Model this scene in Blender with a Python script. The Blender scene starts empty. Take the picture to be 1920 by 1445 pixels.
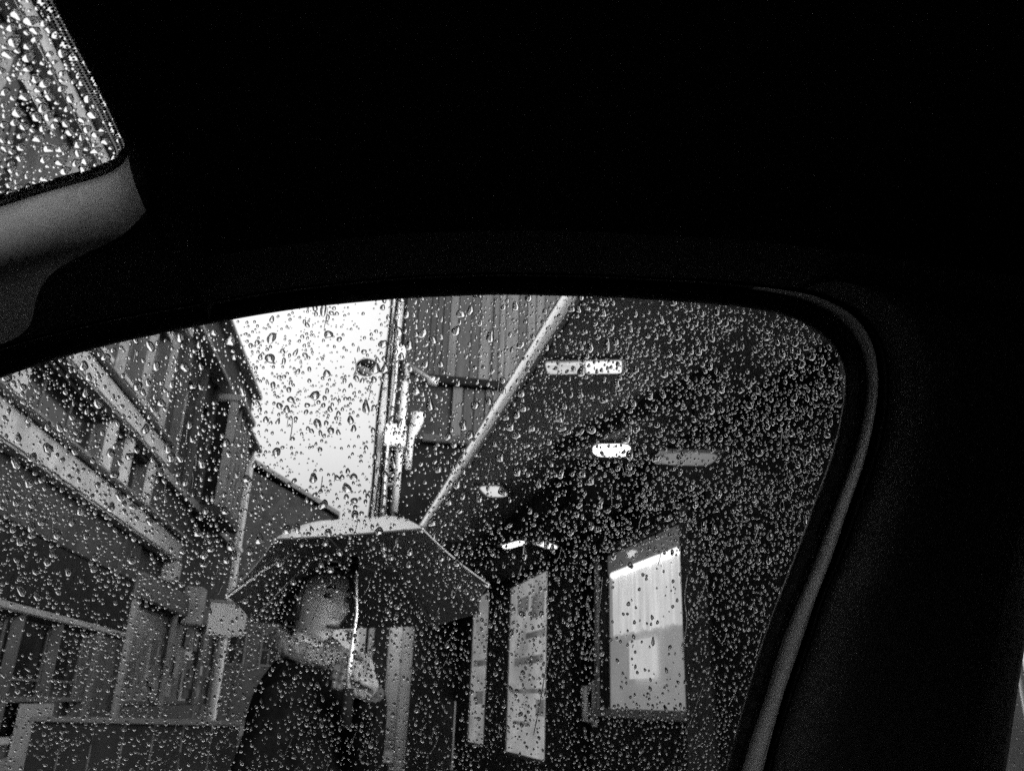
import bpy, bmesh, math, random
import numpy as np
from mathutils import Vector, Matrix, noise as mnoise
random.seed(7); rng = np.random.default_rng(7)
R = math.radians
sc = bpy.context.scene
col = sc.collection

# ------------------------------------------------------------------ camera
F, PW, PH = 1558.0, 1920.0, 1445.0           # focal length and frame in photo pixels
CAM = np.array([0.0, 0.0, 1.2])
PITCH, ROLL = R(21), R(2)
fwd = np.array([0, math.cos(PITCH), math.sin(PITCH)])
r0 = np.array([1.0, 0, 0]); u0 = np.cross(r0, fwd)
cr = math.cos(ROLL) * r0 + math.sin(ROLL) * u0
cu = -math.sin(ROLL) * r0 + math.cos(ROLL) * u0
cam_d = bpy.data.cameras.new('camera'); cam = bpy.data.objects.new('camera', cam_d); col.objects.link(cam)
cam.matrix_world = Matrix(((cr[0], cu[0], -fwd[0], CAM[0]), (cr[1], cu[1], -fwd[1], CAM[1]), (cr[2], cu[2], -fwd[2], CAM[2]), (0, 0, 0, 1)))
cam_d.sensor_width = 36; cam_d.lens = F / PW * 36
cam_d.clip_start = 0.02; cam_d.clip_end = 2000
cam_d.dof.use_dof = True; cam_d.dof.focus_distance = 0.56; cam_d.dof.aperture_fstop = 19
sc.camera = cam

# ------------------------------------------------------------------ sky, sun, exposure
world = bpy.data.worlds.new('World'); sc.world = world; world.use_nodes = True
wn = world.node_tree.nodes; wl = world.node_tree.links; wn.clear()
SUN_EL, SUN_AZ = R(11), R(128)
sky = wn.new('ShaderNodeTexSky'); sky.sky_type = 'NISHITA'; sky.sun_disc = False
sky.sun_elevation = SUN_EL; sky.sun_rotation = SUN_AZ; sky.air_density = 2.0; sky.dust_density = 8.0; sky.ozone_density = 1.0
bw = wn.new('ShaderNodeRGBToBW'); bg = wn.new('ShaderNodeBackground'); wo = wn.new('ShaderNodeOutputWorld')
bg.inputs['Strength'].default_value = 0.15
wt = wn.new('ShaderNodeTexCoord'); wz = wn.new('ShaderNodeTexNoise'); wz.inputs['Scale'].default_value = 2.2; wz.inputs['Detail'].default_value = 4
wr = wn.new('ShaderNodeMapRange'); wr.inputs['From Min'].default_value = .3; wr.inputs['From Max'].default_value = .7; wr.inputs['To Min'].default_value = .88; wr.inputs['To Max'].default_value = 1.14
wm = wn.new('ShaderNodeMath'); wm.operation = 'MULTIPLY'
wl.new(wt.outputs['Generated'], wz.inputs['Vector']); wl.new(wz.outputs['Fac'], wr.inputs['Value']); wl.new(sky.outputs[0], bw.inputs[0])
wl.new(bw.outputs[0], wm.inputs[0]); wl.new(wr.outputs[0], wm.inputs[1])
# overcast-like sky: rises steeply to a zenith brightened for glints in the drops
ws_ = wn.new('ShaderNodeSeparateXYZ'); wg = wn.new('ShaderNodeMapRange'); wq = wn.new('ShaderNodeMath'); wq.operation = 'MULTIPLY'
wg.inputs['From Min'].default_value = 0; wg.inputs['From Max'].default_value = 1; wg.inputs['To Min'].default_value = .84; wg.inputs['To Max'].default_value = 3.6
wl.new(wt.outputs['Generated'], ws_.inputs[0]); wp_ = wn.new('ShaderNodeMath'); wp_.operation = 'POWER'; wp_.use_clamp = True; wp_.inputs[1].default_value = 1.8; wl.new(ws_.outputs['Z'], wp_.inputs[0]); wl.new(wp_.outputs[0], wg.inputs['Value']); wl.new(wm.outputs[0], wq.inputs[0]); wl.new(wg.outputs[0], wq.inputs[1]); wl.new(wq.outputs[0], bg.inputs['Color']); wl.new(bg.outputs[0], wo.inputs[0])
sun_d = bpy.data.lights.new('sun', 'SUN'); sun_d.energy = 0.62; sun_d.angle = R(36); sun_d.color = (1, 1, 1)
sun = bpy.data.objects.new('sun', sun_d); col.objects.link(sun)
sd = Vector((math.sin(SUN_AZ) * math.cos(SUN_EL), math.cos(SUN_AZ) * math.cos(SUN_EL), math.sin(SUN_EL)))
sun.rotation_euler = sd.to_track_quat('Z', 'Y').to_euler()
sc.view_settings.view_transform = 'Standard'; sc.view_settings.look = 'None'
sc.view_settings.gamma = 1; sc.view_settings.exposure = 1.5
sc.view_settings.use_curve_mapping = False
cy = sc.cycles
cy.max_bounces = 14; cy.transmission_bounces = 10; cy.transparent_max_bounces = 16
cy.diffuse_bounces = 5; cy.glossy_bounces = 4
cy.use_denoising = False
cy.caustics_refractive = True; cy.caustics_reflective = False
cy.sample_clamp_indirect = 3.0

# ------------------------------------------------------------------ helpers
def ray(px, py):
    d = fwd * F + cr * (px - PW / 2) - cu * (py - PH / 2)
    return d / np.linalg.norm(d)
def at(px, py, h):                              # the point on a line of sight at horizontal distance h
    d = ray(px, py); return CAM + d * (h / math.hypot(d[0], d[1]))
def toimg(P): d = P - CAM; z_ = d @ fwd; return PW / 2 + F * (d @ cr) / z_, PH / 2 - F * (d @ cu) / z_
def unit(v): v = np.array(v, float); return v / np.linalg.norm(v)
Z = np.array([0, 0, 1.0])

_m = {}
def mat(name, c=.2, rough=0.7, var=0.25, scale=8.0, bump=0.0, spec=0.5, metal=0.0, emit=0.0, detail=5, streak=None):
    if name in _m: return _m[name]
    m = bpy.data.materials.new(name); m.use_nodes = True
    nt = m.node_tree; b = nt.nodes['Principled BSDF']
    b.inputs['Roughness'].default_value = rough; b.inputs['Specular IOR Level'].default_value = spec
    b.inputs['Metallic'].default_value = metal
    tc = nt.nodes.new('ShaderNodeTexCoord'); mp = nt.nodes.new('ShaderNodeMapping'); ns = nt.nodes.new('ShaderNodeTexNoise')
    ns.inputs['Scale'].default_value = scale; ns.inputs['Detail'].default_value = detail
    if streak: mp.inputs['Scale'].default_value = streak
    nt.links.new(tc.outputs['Object'], mp.inputs[0]); nt.links.new(mp.outputs[0], ns.inputs['Vector'])
    rp = nt.nodes.new('ShaderNodeValToRGB')
    lo, hi = c * (1 - var), min(0.9, c * (1 + var))
    rp.color_ramp.elements[0].position = 0.32; rp.color_ramp.elements[1].position = 0.68
    rp.color_ramp.elements[0].color = (lo, lo, lo, 1); rp.color_ramp.elements[1].color = (hi, hi, hi, 1)
    nt.links.new(ns.outputs['Fac'], rp.inputs[0]); nt.links.new(rp.outputs[0], b.inputs['Base Color'])
    if emit:
        nt.links.new(rp.outputs[0], b.inputs['Emission Color']); b.inputs['Emission Strength'].default_value = emit
    if bump:
        bp = nt.nodes.new('ShaderNodeBump'); bp.inputs['Strength'].default_value = bump; bp.inputs['Distance'].default_value = 0.02
        nt.links.new(ns.outputs['Fac'], bp.inputs['Height']); nt.links.new(bp.outputs[0], b.inputs['Normal'])
    _m[name] = m; return m
def thin_fresnel(nt, ior):                     # the same reflectance on both faces of a thin pane
    fr = nt.nodes.new('ShaderNodeFresnel'); ge = nt.nodes.new('ShaderNodeNewGeometry'); mx = nt.nodes.new('ShaderNodeMix')
    mx.inputs[2].default_value = ior; mx.inputs[3].default_value = 1 / ior
    nt.links.new(ge.outputs['Backfacing'], mx.inputs[0]); nt.links.new(mx.outputs[0], fr.inputs['IOR']); return fr
def glass_pane_mat():
    m = bpy.data.materials.new('car_glass'); m.use_nodes = True; nt = m.node_tree; nt.nodes.clear()
    o = nt.nodes.new('ShaderNodeOutputMaterial'); t = nt.nodes.new('ShaderNodeBsdfTransparent'); g = nt.nodes.new('ShaderNodeBsdfGlossy')
    mx = nt.nodes.new('ShaderNodeMixShader'); fr = thin_fresnel(nt, 1.22)
    t.inputs['Color'].default_value = (0.95, 0.95, 0.95, 1); g.inputs['Roughness'].default_value = 0.02
    nt.links.new(fr.outputs[0], mx.inputs[0]); nt.links.new(t.outputs[0], mx.inputs[1]); nt.links.new(g.outputs[0], mx.inputs[2]); nt.links.new(mx.outputs[0], o.inputs[0])
    return m
def water_mat():
    m = bpy.data.materials.new('rain_water'); m.use_nodes = True; nt = m.node_tree; nt.nodes.clear()
    o = nt.nodes.new('ShaderNodeOutputMaterial'); g = nt.nodes.new('ShaderNodeBsdfGlass'); g.inputs['IOR'].default_value = 1.33; g.inputs['Roughness'].default_value = 0.0
    nt.links.new(g.outputs[0], o.inputs[0]); return m
GLASS, WATER = glass_pane_mat(), water_mat()

def link(name, verts, faces, m, parent=None, smooth=False, origin=None):
    me = bpy.data.meshes.new(name)
    verts = np.array(verts, float)
    if parent is not None: verts = verts - np.array(parent.location)
    elif origin is not None: verts = verts - np.array(origin)
    me.from_pydata([tuple(v) for v in verts], [], [tuple(int(i) for i in f) for f in faces]); me.validate(); me.update()
    bm = bmesh.new(); bm.from_mesh(me); bmesh.ops.recalc_face_normals(bm, faces=bm.faces); bm.to_mesh(me); bm.free()
    if m: me.materials.append(m)
    if smooth: me.polygons.foreach_set('use_smooth', [True] * len(me.polygons))
    o = bpy.data.objects.new(name, me); col.objects.link(o)
    if parent is not None: o.parent = parent
    elif origin is not None: o.location = origin
    return o
def tag(o, label=None, cat=None, group=None, kind=None):
    if label: o['label'] = label
    if cat: o['category'] = cat
    if group: o['group'] = group
    if kind: o['kind'] = kind
    return o
def empty(name, loc, label, cat, group=None):
    o = bpy.data.objects.new(name, None); o.empty_display_size = 0.1; o.location = tuple(float(v) for v in loc); col.objects.link(o)
    return tag(o, label, cat, group)

class MB:
    def __init__(s): s.v = []; s.f = []
    def add(s, v, f):
        k = len(s.v); s.v += [tuple(map(float, p)) for p in v]; s.f += [tuple(i + k for i in q) for q in f]; return s
    def hexa(s, p):                            # 8 corners: bottom ring then top ring
        return s.add(p, [(0, 3, 2, 1), (4, 5, 6, 7), (0, 1, 5, 4), (1, 2, 6, 5), (2, 3, 7, 6), (3, 0, 4, 7)])
    def tube(s, pts, rad, n=8, cap=True):
        pts = [np.array(p, float) for p in pts]; rr = rad if hasattr(rad, '__len__') else [rad] * len(pts)
        rings = []
        for i, p in enumerate(pts):
            t = unit(pts[min(i + 1, len(pts) - 1)] - pts[max(i - 1, 0)])
            a = unit(np.cross(t, Z if abs(t[2]) < 0.9 else np.array([1.0, 0, 0]))); b = np.cross(t, a)
            rings.append([p + rr[i] * (a * math.cos(2 * math.pi * k / n) + b * math.sin(2 * math.pi * k / n)) for k in range(n)])
        v = [q for r_ in rings for q in r_]; f = []
        for i in range(len(rings) - 1):
            for k in range(n): f.append((i * n + k, i * n + (k + 1) % n, (i + 1) * n + (k + 1) % n, (i + 1) * n + k))
        if cap: f.append(tuple(range(n))[::-1]); f.append(tuple((len(rings) - 1) * n + k for k in range(n)))
        return s.add(v, f)
    def build(s, name, m, parent=None, smooth=False, origin=None): return link(name, s.v, s.f, m, parent, smooth, origin)

class Frame:                                   # local axes: s along, t out of the face (towards the street), z up
    def __init__(f, o, s, t): f.o = np.array(o, float); f.s = unit(s); f.t = unit(t)
    def P(f, s, t, z): p = f.o + f.s * s + f.t * t; return np.array([p[0], p[1], z])
    def corners(f, s0, s1, t0, t1, z0, z1):
        return [f.P(s0, t0, z0), f.P(s1, t0, z0), f.P(s1, t1, z0), f.P(s0, t1, z0), f.P(s0, t0, z1), f.P(s1, t0, z1), f.P(s1, t1, z1), f.P(s0, t1, z1)]
    def box(f, name, b, m, parent=None, bevel=0.0):
        o = MB().hexa(f.corners(*b)).build(name, m, parent)
        if bevel:
            bm = bmesh.new(); bm.from_mesh(o.data); bmesh.ops.bevel(bm, geom=bm.edges[:], offset=bevel, segments=2, affect='EDGES'); bm.to_mesh(o.data); bm.free()
        return o
def wall_with_openings(fr, name, s0, s1, z0, z1, t0, t1, holes, m, parent):
    """One wall mesh, t0 (back) to t1 (face), built as blocks round rectangular openings (s0,s1,z0,z1)."""
    ss = sorted({s0, s1, *[h[0] for h in holes], *[h[1] for h in holes]}); zz = sorted({z0, z1, *[h[2] for h in holes], *[h[3] for h in holes]})
    mb = MB(); vid = {}
    solid = {}
    for i in range(len(ss) - 1):
        for j in range(len(zz) - 1):
            cs, cz = (ss[i] + ss[i + 1]) / 2, (zz[j] + zz[j + 1]) / 2
            solid[i, j] = not any(h[0] < cs < h[1] and h[2] < cz < h[3] for h in holes)
    def V(i, j, k):
        if (i, j, k) not in vid: vid[i, j, k] = len(mb.v); mb.v.append(tuple(fr.P(ss[i], (t0, t1)[k], zz[j])))
        return vid[i, j, k]
    for (i, j), ok in solid.items():
        if not ok: continue
        mb.f.append((V(i, j, 1), V(i + 1, j, 1), V(i + 1, j + 1, 1), V(i, j + 1, 1))); mb.f.append((V(i, j, 0), V(i, j + 1, 0), V(i + 1, j + 1, 0), V(i + 1, j, 0)))
        if not solid.get((i - 1, j)): mb.f.append((V(i, j, 0), V(i, j, 1), V(i, j + 1, 1), V(i, j + 1, 0)))
        if not solid.get((i + 1, j)): mb.f.append((V(i + 1, j, 0), V(i + 1, j + 1, 0), V(i + 1, j + 1, 1), V(i + 1, j, 1)))
        if not solid.get((i, j - 1)): mb.f.append((V(i, j, 0), V(i + 1, j, 0), V(i + 1, j, 1), V(i, j, 1)))
        if not solid.get((i, j + 1)): mb.f.append((V(i, j + 1, 0), V(i, j + 1, 1), V(i + 1, j + 1, 1), V(i + 1, j + 1, 0)))
    return mb.build(name, m, parent)
def window(fr, parent, s0, s1, z0, z1, t, frame_m, pane_m, fw_=0.07, mull=1, trans=1, depth=0.06):
    """window frame (a part) with its panes as sub-parts"""
    mb = MB()
    for b in ((s0, s1, t - depth, t, z0, z0 + fw_), (s0, s1, t - depth, t, z1 - fw_, z1)): mb.hexa(fr.corners(*b))
    for b in ((s0, s0 + fw_), (s1 - fw_, s1)): mb.hexa(fr.corners(b[0], b[1], t - depth, t, z0 + fw_, z1 - fw_))
    ms = [s0 + (s1 - s0) * k / (mull + 1) for k in range(1, mull + 1)]; tz = [z0 + (z1 - z0) * k / (trans + 1) for k in range(1, trans + 1)]
    for q in ms: mb.hexa(fr.corners(q - .02, q + .02, t - depth, t - .006, z0 + fw_, z1 - fw_))
    for q in tz: mb.hexa(fr.corners(s0 + fw_, s1 - fw_, t - depth, t - .012, q - .02, q + .02))
    w = mb.build('window', frame_m, parent)
    ed = [s0 + fw_] + ms + [s1 - fw_]; ez = [z0 + fw_] + tz + [z1 - fw_]
    for i in range(len(ed) - 1):
        for j in range(len(ez) - 1):
            p = MB().hexa(fr.corners(ed[i], ed[i + 1], t - depth * .83, t - depth * .6, ez[j], ez[j + 1])).build('pane', pane_m, None)
            p.parent = w; p.matrix_parent_inverse = Matrix.Identity(4)
            p.data.transform(Matrix.Translation(-Vector(parent.location)))
    return w

# ------------------------------------------------------------------ materials
M_stone = mat('pale_stone', 0.31, 0.8, .25, 3, .3)
M_render = mat('grey_render', 0.045, 0.85, .3, 2, .3)
M_render_d = mat('dark_render', 0.035, 0.85, .35, 2, .3, spec=.2)
M_dark = mat('dark_paint', 0.012, 0.7, .3, 4, spec=.05)
M_mid = mat('mid_paint', 0.075, .6, .3, 4)
M_white = mat('white_paint', 0.86, .5, .12, 5)
M_pane = mat('dark_window_glass', 0.008, .12, .3, 3, spec=.3)
M_lead = mat('roof_lead', 0.1, .5, .3, 2)
M_asph = mat('wet_asphalt', 0.04, .35, .3, 40, .3)
M_metal = mat('galvanised_metal', .45, .35, .2, 10, metal=.6)
M_pole = mat('white_metal', .75, .35, .05, 10)

# ------------------------------------------------------------------ ground
link('ground', [(-400, -400, 0), (400, -400, 0), (400, 600, 0), (-400, 600, 0)], [(0, 1, 2, 3)], M_asph)['kind'] = 'structure'

# street directions: left terrace and right arcade do not run quite parallel
def hdir(px, py): d = ray(px, py); d[2] = 0; return unit(d)
dL = hdir(710, 1317); nL = np.array([-dL[1], dL[0], 0])
dR = hdir(550, 1312); nR = np.array([dR[1], -dR[0], 0])
FL = Frame(CAM * [1, 1, 0] + nL * 6.0, dL, -nL)
FR = Frame(CAM * [1, 1, 0] + nR * 3.0, dR, -nR)

# pavement strips with kerbs
FL.box('pavement', (-8, 60, 0.02, 2.2, -.1, .12), mat('paving', .13, .5, .3, 6), None)['kind'] = 'structure'

# ------------------------------------------------------------------ left terrace, near block
L1 = empty('terrace_building', FL.P(7, 0, 0), 'long pale banded terrace at the left with shop windows under a heavy stone cornice', 'building')
h1 = []
first = [(-3.5, -1.6), (-.6, 1.3), (2.3, 4.2), (5.2, 7.1), (8.1, 10.0), (10.6, 12.3), (13.35, 17.35), (17.75, 18.6), (18.95, 20.6)]
for a, b in first: h1.append((a, b, 5.32, 6.36))
second = [(-3.2, -1.9), (-.3, 1.0), (2.6, 3.9), (5.5, 6.8), (8.3, 9.6), (10.9, 11.9), (13.2, 14.3), (15.4, 16.5), (17.5, 18.4), (19.3, 20.3)]
for a, b in second: h1.append((a, b, 7.5, 9.5))
shops = [(-4, 2.0), (2.6, 7.0), (7.6, 12.6), (13.2, 19.1)]
for a, b in shops: h1.append((a, b, .35, 2.32))
wall_with_openings(FL, 'wall', -6, 21, 0, 11.6, -.45, 0, h1, M_render, L1)
FL.box('back_wall', (-6, 21, -6, -.452, 0, 11.6), M_dark, L1)
c = FL.box('cornice', (-6, 23.9, 0.003, .38, 4.5, 5.05), M_stone, L1, .04)
FL.box('ledge', (-6, 24.1, 0.003, .55, 5.052, 5.13), M_lead, L1, .02)
FL.box('ledge', (-6, 24.1, 0.003, .16, 5.133, 5.29), M_render, L1, .02)
FL.box('cornice', (-6, 21.1, .003, .30, 6.45, 6.93), M_stone, L1, .04)
FL.box('ledge', (-6, 21.1, .003, .45, 6.933, 7.0), M_lead, L1, .02)
FL.box('ledge', (-6, 21.1, .003, .22, 7.003, 7.12), M_render, L1, .02)
FL.box('cornice', (-6, 21.1, .003, .35, 9.9, 10.25), M_stone, L1, .04)
FL.box('ledge', (-6, 21.1, .003, .5, 10.253, 10.34), M_lead, L1, .02)
FL.box('fascia', (-6, 21, .003, .12, 3.6, 4.49), M_render_d, L1, .02)
FL.box('fascia', (-6, 21, .003, .10, 2.35, 2.47), mat('weathered_stone'), L1, .02)
FL.box('fascia', (-6, 21, .003, .09, 2.475, 3.59), M_dark, L1, .02)
for a, b in first:
    window(FL, L1, a, b, 5.32, 6.36, -.22, M_mid, M_pane, .06, 2 if b - a > 1.5 else 1, 0)
for a, b in second:
    window(FL, L1, a, b, 7.5, 9.5, -.18, M_mid, M_pane, .07, 1, 1)
    FL.box('sill', (a - .1, b + .1, .003, .12, 7.38, 7.48), M_stone, L1)
    FL.box('lintel', (a - .12, b + .12, .003, .06, 9.52, 9.75), M_stone, L1)
for s in (13.05, 17.5, 18.75, 20.7, 10.3, 7.6, 4.7, 1.8, -1.1): FL.box('pilaster', (s - .13, s + .13, .003, .14, 5.295, 6.44), M_stone, L1)
for s in (13.0, 15.0, 17.2, 19.0, 20.8, 10.2, 7.5, 4.7): FL.box('pilaster', (s - .16, s + .16, .003, .10, 7.125, 9.89), mat('weathered_stone', .10, .8, .3, 4, .3), L1)
for a, b in shops: window(FL, L1, a, b, .35, 2.32, -.12, M_mid, M_pane, .07, 2, 1)
for s in (19.38, 12.9, 7.3, 2.3): FL.box('shop_post', (s - .07, s + .07, .003, .12, 0, 2.34), M_mid, L1)
for s in (15.35, 17.15): FL.box('shop_post', (s - .07, s + .07, -.1, .05, .36, 2.34), M_render, L1)
FL.box('transom_rail', (13.3, 19.2, -.1, .03, .98, 1.06), M_mid, L1)
FL.box('transom_rail', (13.3, 19.2, -.1, .03, .33, .43), M_stone, L1)
for k in range(3):
    s = 14.1 + k * 1.45
    FL.box('shop_display', (s, s + .8, -.30, -.25, 1.2, 2.0), mat('display_board_%d' % k, (.16, .1, .2)[k], .7, .7, 9), L1)
tag(FL.box('poster', (15.95, 17.55, .06, .075, -.0 + .02, .95), mat('poster_paper', .22, .7, .15, 5, .1), None, .004),
    'plain pale poster board leaning against the shop window bottom left', 'poster')
tag(FL.box('bracket', (23.45, 23.9, .003, .42, 3.95, 4.49), M_stone, L1, .03))
# ------------------------------------------------------------------ left terrace, far block
L2 = empty('corner_building', FL.P(27, 0, 0), 'dark grey corner block with projecting bays and white corner pilaster beside the open sky', 'building')
h2 = [(22.3, 23.6, 7.0, 9.4), (24.6, 25.6, 6.9, 9.4), (29.2, 30.3, 7.0, 9.4), (31.2, 32.2, 7.0, 9.4)]
shops2 = [(21.6, 25.4), (25.75, 29.7), (30.1, 32.4)]
for a, b in shops2: h2.append((a, b, .9, 3.2))
wall_with_openings(FL, 'wall', 21.003, 33.3, 0, 10.35, -.45, .02, h2, M_render_d, L2)
FL.box('back_wall', (21.003, 33.3, -8, -.452, 0, 10.3), M_dark, L2)
FL.box('fascia', (21.2, 33.2, .024, .2, 3.3, 3.9), M_mid, L2, .03)
FL.box('eaves', (20.9, 33.6, -.3, .5, 10.36, 10.5), M_stone, L2, .03)
FL.box('gutter', (20.9, 31.1, -.2, .62, 11.75, 11.93), M_stone, L2, .03)
FL.box('attic', (20.95, 31.0, -6, .3, 10.505, 11.745), M_render, L2)
for a, b in h2[:4] and [(q[0], q[1]) for q in h2[:4]]: window(FL, L2, a, b, 7.0 if a != 24.6 else 6.9, 9.4, -.15, M_stone, M_pane, .1, 1, 1)
# canted bay window with its light ribs
for s0_, s1_ in ((26.0, 28.6),):
    FL.box('bay_base', (s0_ - .1, s1_ + .1, .024, .9, 6.2, 6.55), M_render, L2, .05)
    FL.box('bay_roof', (s0_ - .1, s1_ + .1, .024, .95, 9.9, 10.15), M_stone, L2, .05)
    FL.box('bay_wall', (s0_, s1_, .024, .55, 6.56, 9.89), M_dark, L2)
    for s in (s0_, s0_ + .65, s0_ + 1.3, s0_ + 1.95, s1_): FL.box('bay_rib', (s - .09, s + .09, .55, .8, 6.56, 9.89), M_stone, L2, .02)
    for z in (7.6, 8.8): FL.box('bay_rib', (s0_ + .1, s1_ - .1, .553, .74, z, z + .1), M_render, L2)
for s in (22.0, 24.1, 26.0, 29.0, 30.8): FL.box('pilaster', (s - .2, s + .2, .024, .16, 6.56, 10.3), M_render, L2)
FL.box('string_course', (21.1, 33.2, .024, .2, 6.3, 6.5), mat('weathered_stone', .3), L2)
FL.box('corner_pilaster', (33.3, 33.8, -.3, .20, 0, 10.35), M_white, L2, .03)
for z in (3.2, 6.4): FL.box('pilaster_collar', (33.25, 33.85, -.25, .26, z, z + .12), M_white, L2)
for a, b in shops2: window(FL, L2, a, b, .9, 3.2, -.05, M_mid, mat('haze_tinted_glass', .15, .25, .6, 1.2), .08, 0, 0, .04)  # mid grey pane colour stands in for hazy reflections
for s, w_ in ((21.45, .12), (25.58, .09), (29.9, .08), (32.7, .2)): FL.box('shop_post', (s - w_, s + w_, .024, .14, 0, 3.29), mat('weathered_stone'), L2)
for s, z0, z1, m_ in ((24.0, 1.5, 2.4, M_stone), (28.2, 2.2, 3.0, M_white), (28.3, 1.0, 1.4, M_white), (22.0, 1.3, 1.9, M_mid), (30.6, 1.3, 2.4, M_render), (26.1, 1.1, 1.6, M_stone)):
    FL.box('shop_display', (s, s + .95, -.07, -.05, z0, z1), m_, L2)
rs = random.Random(3)
for k in range(16):
    a = rs.uniform(21.7, 32); z0 = rs.uniform(.95, 2.7); w_ = rs.uniform(.25, 1.1)
    FL.box('shop_display', (a, min(a + w_, 32.3), -.035 + .001 * k, -.030 + .0015 * k, z0, min(3.1, z0 + rs.uniform(.2, .9))), mat('display_tone_%d' % (k % 5), (.08, .3, .14, .45, .2)[k % 5], .7, .4, 5), L2)
FL.box('stall_riser', (21.7, 33.2, .024, .1, 0, .85), M_mid, L2)
FL.box('awning_board', (26.5, 27.3, .024, .5, 3.1, 4.2), M_stone, L2, .03)

# white sign hung out from the corner
SG = empty('signboard', FL.P(31, .6, 3.2), 'blank white signboard on posts beside the white corner pilaster', 'signboard')
sg0, sg1 = at(386, 1190, 27), at(458, 1188, 27); FS = Frame([sg0[0], sg0[1], 0], (sg1 - sg0) * [1, 1, 0], -hdir(420, 1300)); wsg = math.hypot(*(sg1 - sg0)[:2]); zt = at(420, 1130, 27)[2]
FS.box('panel', (0, wsg, 0, .08, sg0[2], zt), M_white, SG, .02)
FS.box('panel_frame', (-.05, wsg + .05, -.02, .1, zt + .002, zt + .07), M_stone, SG)
for q_ in (.1, wsg - .18): FS.box('post', (q_, q_ + .08, -.1, -.002, 0, zt), M_mid, SG)

# low dark hoarding in the roadway
q0, q1 = at(150, 1343, 7.5), at(452, 1362, 7.5)
FW = Frame([q0[0], q0[1], 0], (q1 - q0) * [1, 1, 0], -hdir(300, 1300))
lw = math.hypot(*(q1 - q0)[:2])
W = empty('low_wall', FW.P(lw / 2, 0, 0), 'low dark boarded barrier across the road left of the person', 'barrier')
for k in range(7):
    a, b = -.3 + k * (lw + .3) / 7, -.3 + (k + 1) * (lw + .3) / 7
    FW.box('board', (a, b - .012, 0, .04 + .006 * (k % 3), .04, q0[2] - .04), M_dark, W, .004)
FW.box('capping', (-.32, lw + .02, -.03, .09, q0[2] - .038, q0[2]), M_render, W, .005)
for s in (0, lw * .5, lw - .1): FW.box('post', (s - .04, s + .04, -.09, -.002, 0, q0[2] - .04), M_dark, W)

# ------------------------------------------------------------------ far gabled house closing the street
a0, a1, b1 = at(455, 872, 46), at(626, 968, 46), at(626, 1000, 46)
FG = Frame([a0[0], a0[1], 0], (a1 - a0) * [1, 1, 0], -hdir(540, 1300)); wg = math.hypot(*(a1 - a0)[:2])
G = empty('gabled_house', FG.P(wg / 2, 0, 0), 'dark house at the street end whose roof slopes down to the right against the sky', 'house')
pts = [FG.P(-6, 0, 0), FG.P(wg, 0, 0), FG.P(wg, 0, a1[2]), FG.P(0, 0, a0[2]), FG.P(-6, 0, a0[2] + 3.4)]
bk = [p + FG.t * -10 for p in pts]
MB().add(pts + bk, [(0, 1, 2, 3, 4), (9, 8, 7, 6, 5), (0, 5, 6, 1), (1, 6, 7, 2), (2, 7, 8, 3), (3, 8, 9, 4), (4, 9, 5, 0)]).build('wall', M_render_d, G)
rv = [FG.P(-6.3, .3, a0[2] + 3.62), FG.P(wg + .3, .3, a1[2] + .0), FG.P(wg + .3, .3, a1[2] + .22), FG.P(-6.3, .3, a0[2] + 3.9)]
rb = [p - FG.t * 10.6 for p in rv]
MB().add(rv + rb, [(0, 1, 2, 3), (7, 6, 5, 4), (0, 4, 5, 1), (1, 5, 6, 2), (2, 6, 7, 3), (3, 7, 4, 0)]).build('roof', M_lead, G)
for k in range(3):
    for j in range(2): window(FG, G, .6 + k * 1.6, 1.5 + k * 1.6, 2.6 + j * 2.6, 4.2 + j * 2.6, .05, M_mid, M_pane, .08, 1, 1)

# white fronted building seen under the umbrella
a0, a1 = at(640, 1172, 60), at(742, 1172, 60)
FE = Frame([a0[0], a0[1], 0], (a1 - a0) * [1, 1, 0], -hdir(700, 1300)); we = math.hypot(*(a1 - a0)[:2])
E_ = empty('white_building', FE.P(we / 2, 0, 0), 'small white fronted building with a grid of windows far down the street under the umbrella', 'building')
he = [(.35 + k * .95, .95 + k * .95, 3.6 + j * 1.2, 4.4 + j * 1.2) for k in range(4) for j in range(3)]
wall_with_openings(FE, 'wall', -.5, we + .3, 0, 7.6, -.4, 0, he + [(.4, 3.6, .1, 2.4)], M_stone, E_)
FE.box('back_wall', (-.5, we + .3, -5, -.405, 0, 7.5), M_mid, E_)
FE.box('roof', (-.7, we + .5, -5.2, .2, 7.61, 7.8), M_lead, E_)
for b in he: window(FE, E_, *b, -.1, M_stone, M_pane, .07, 1, 0)
window(FE, E_, .4, 3.6, .1, 2.4, -.1, M_mid, M_pane, .1, 3, 0)

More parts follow.
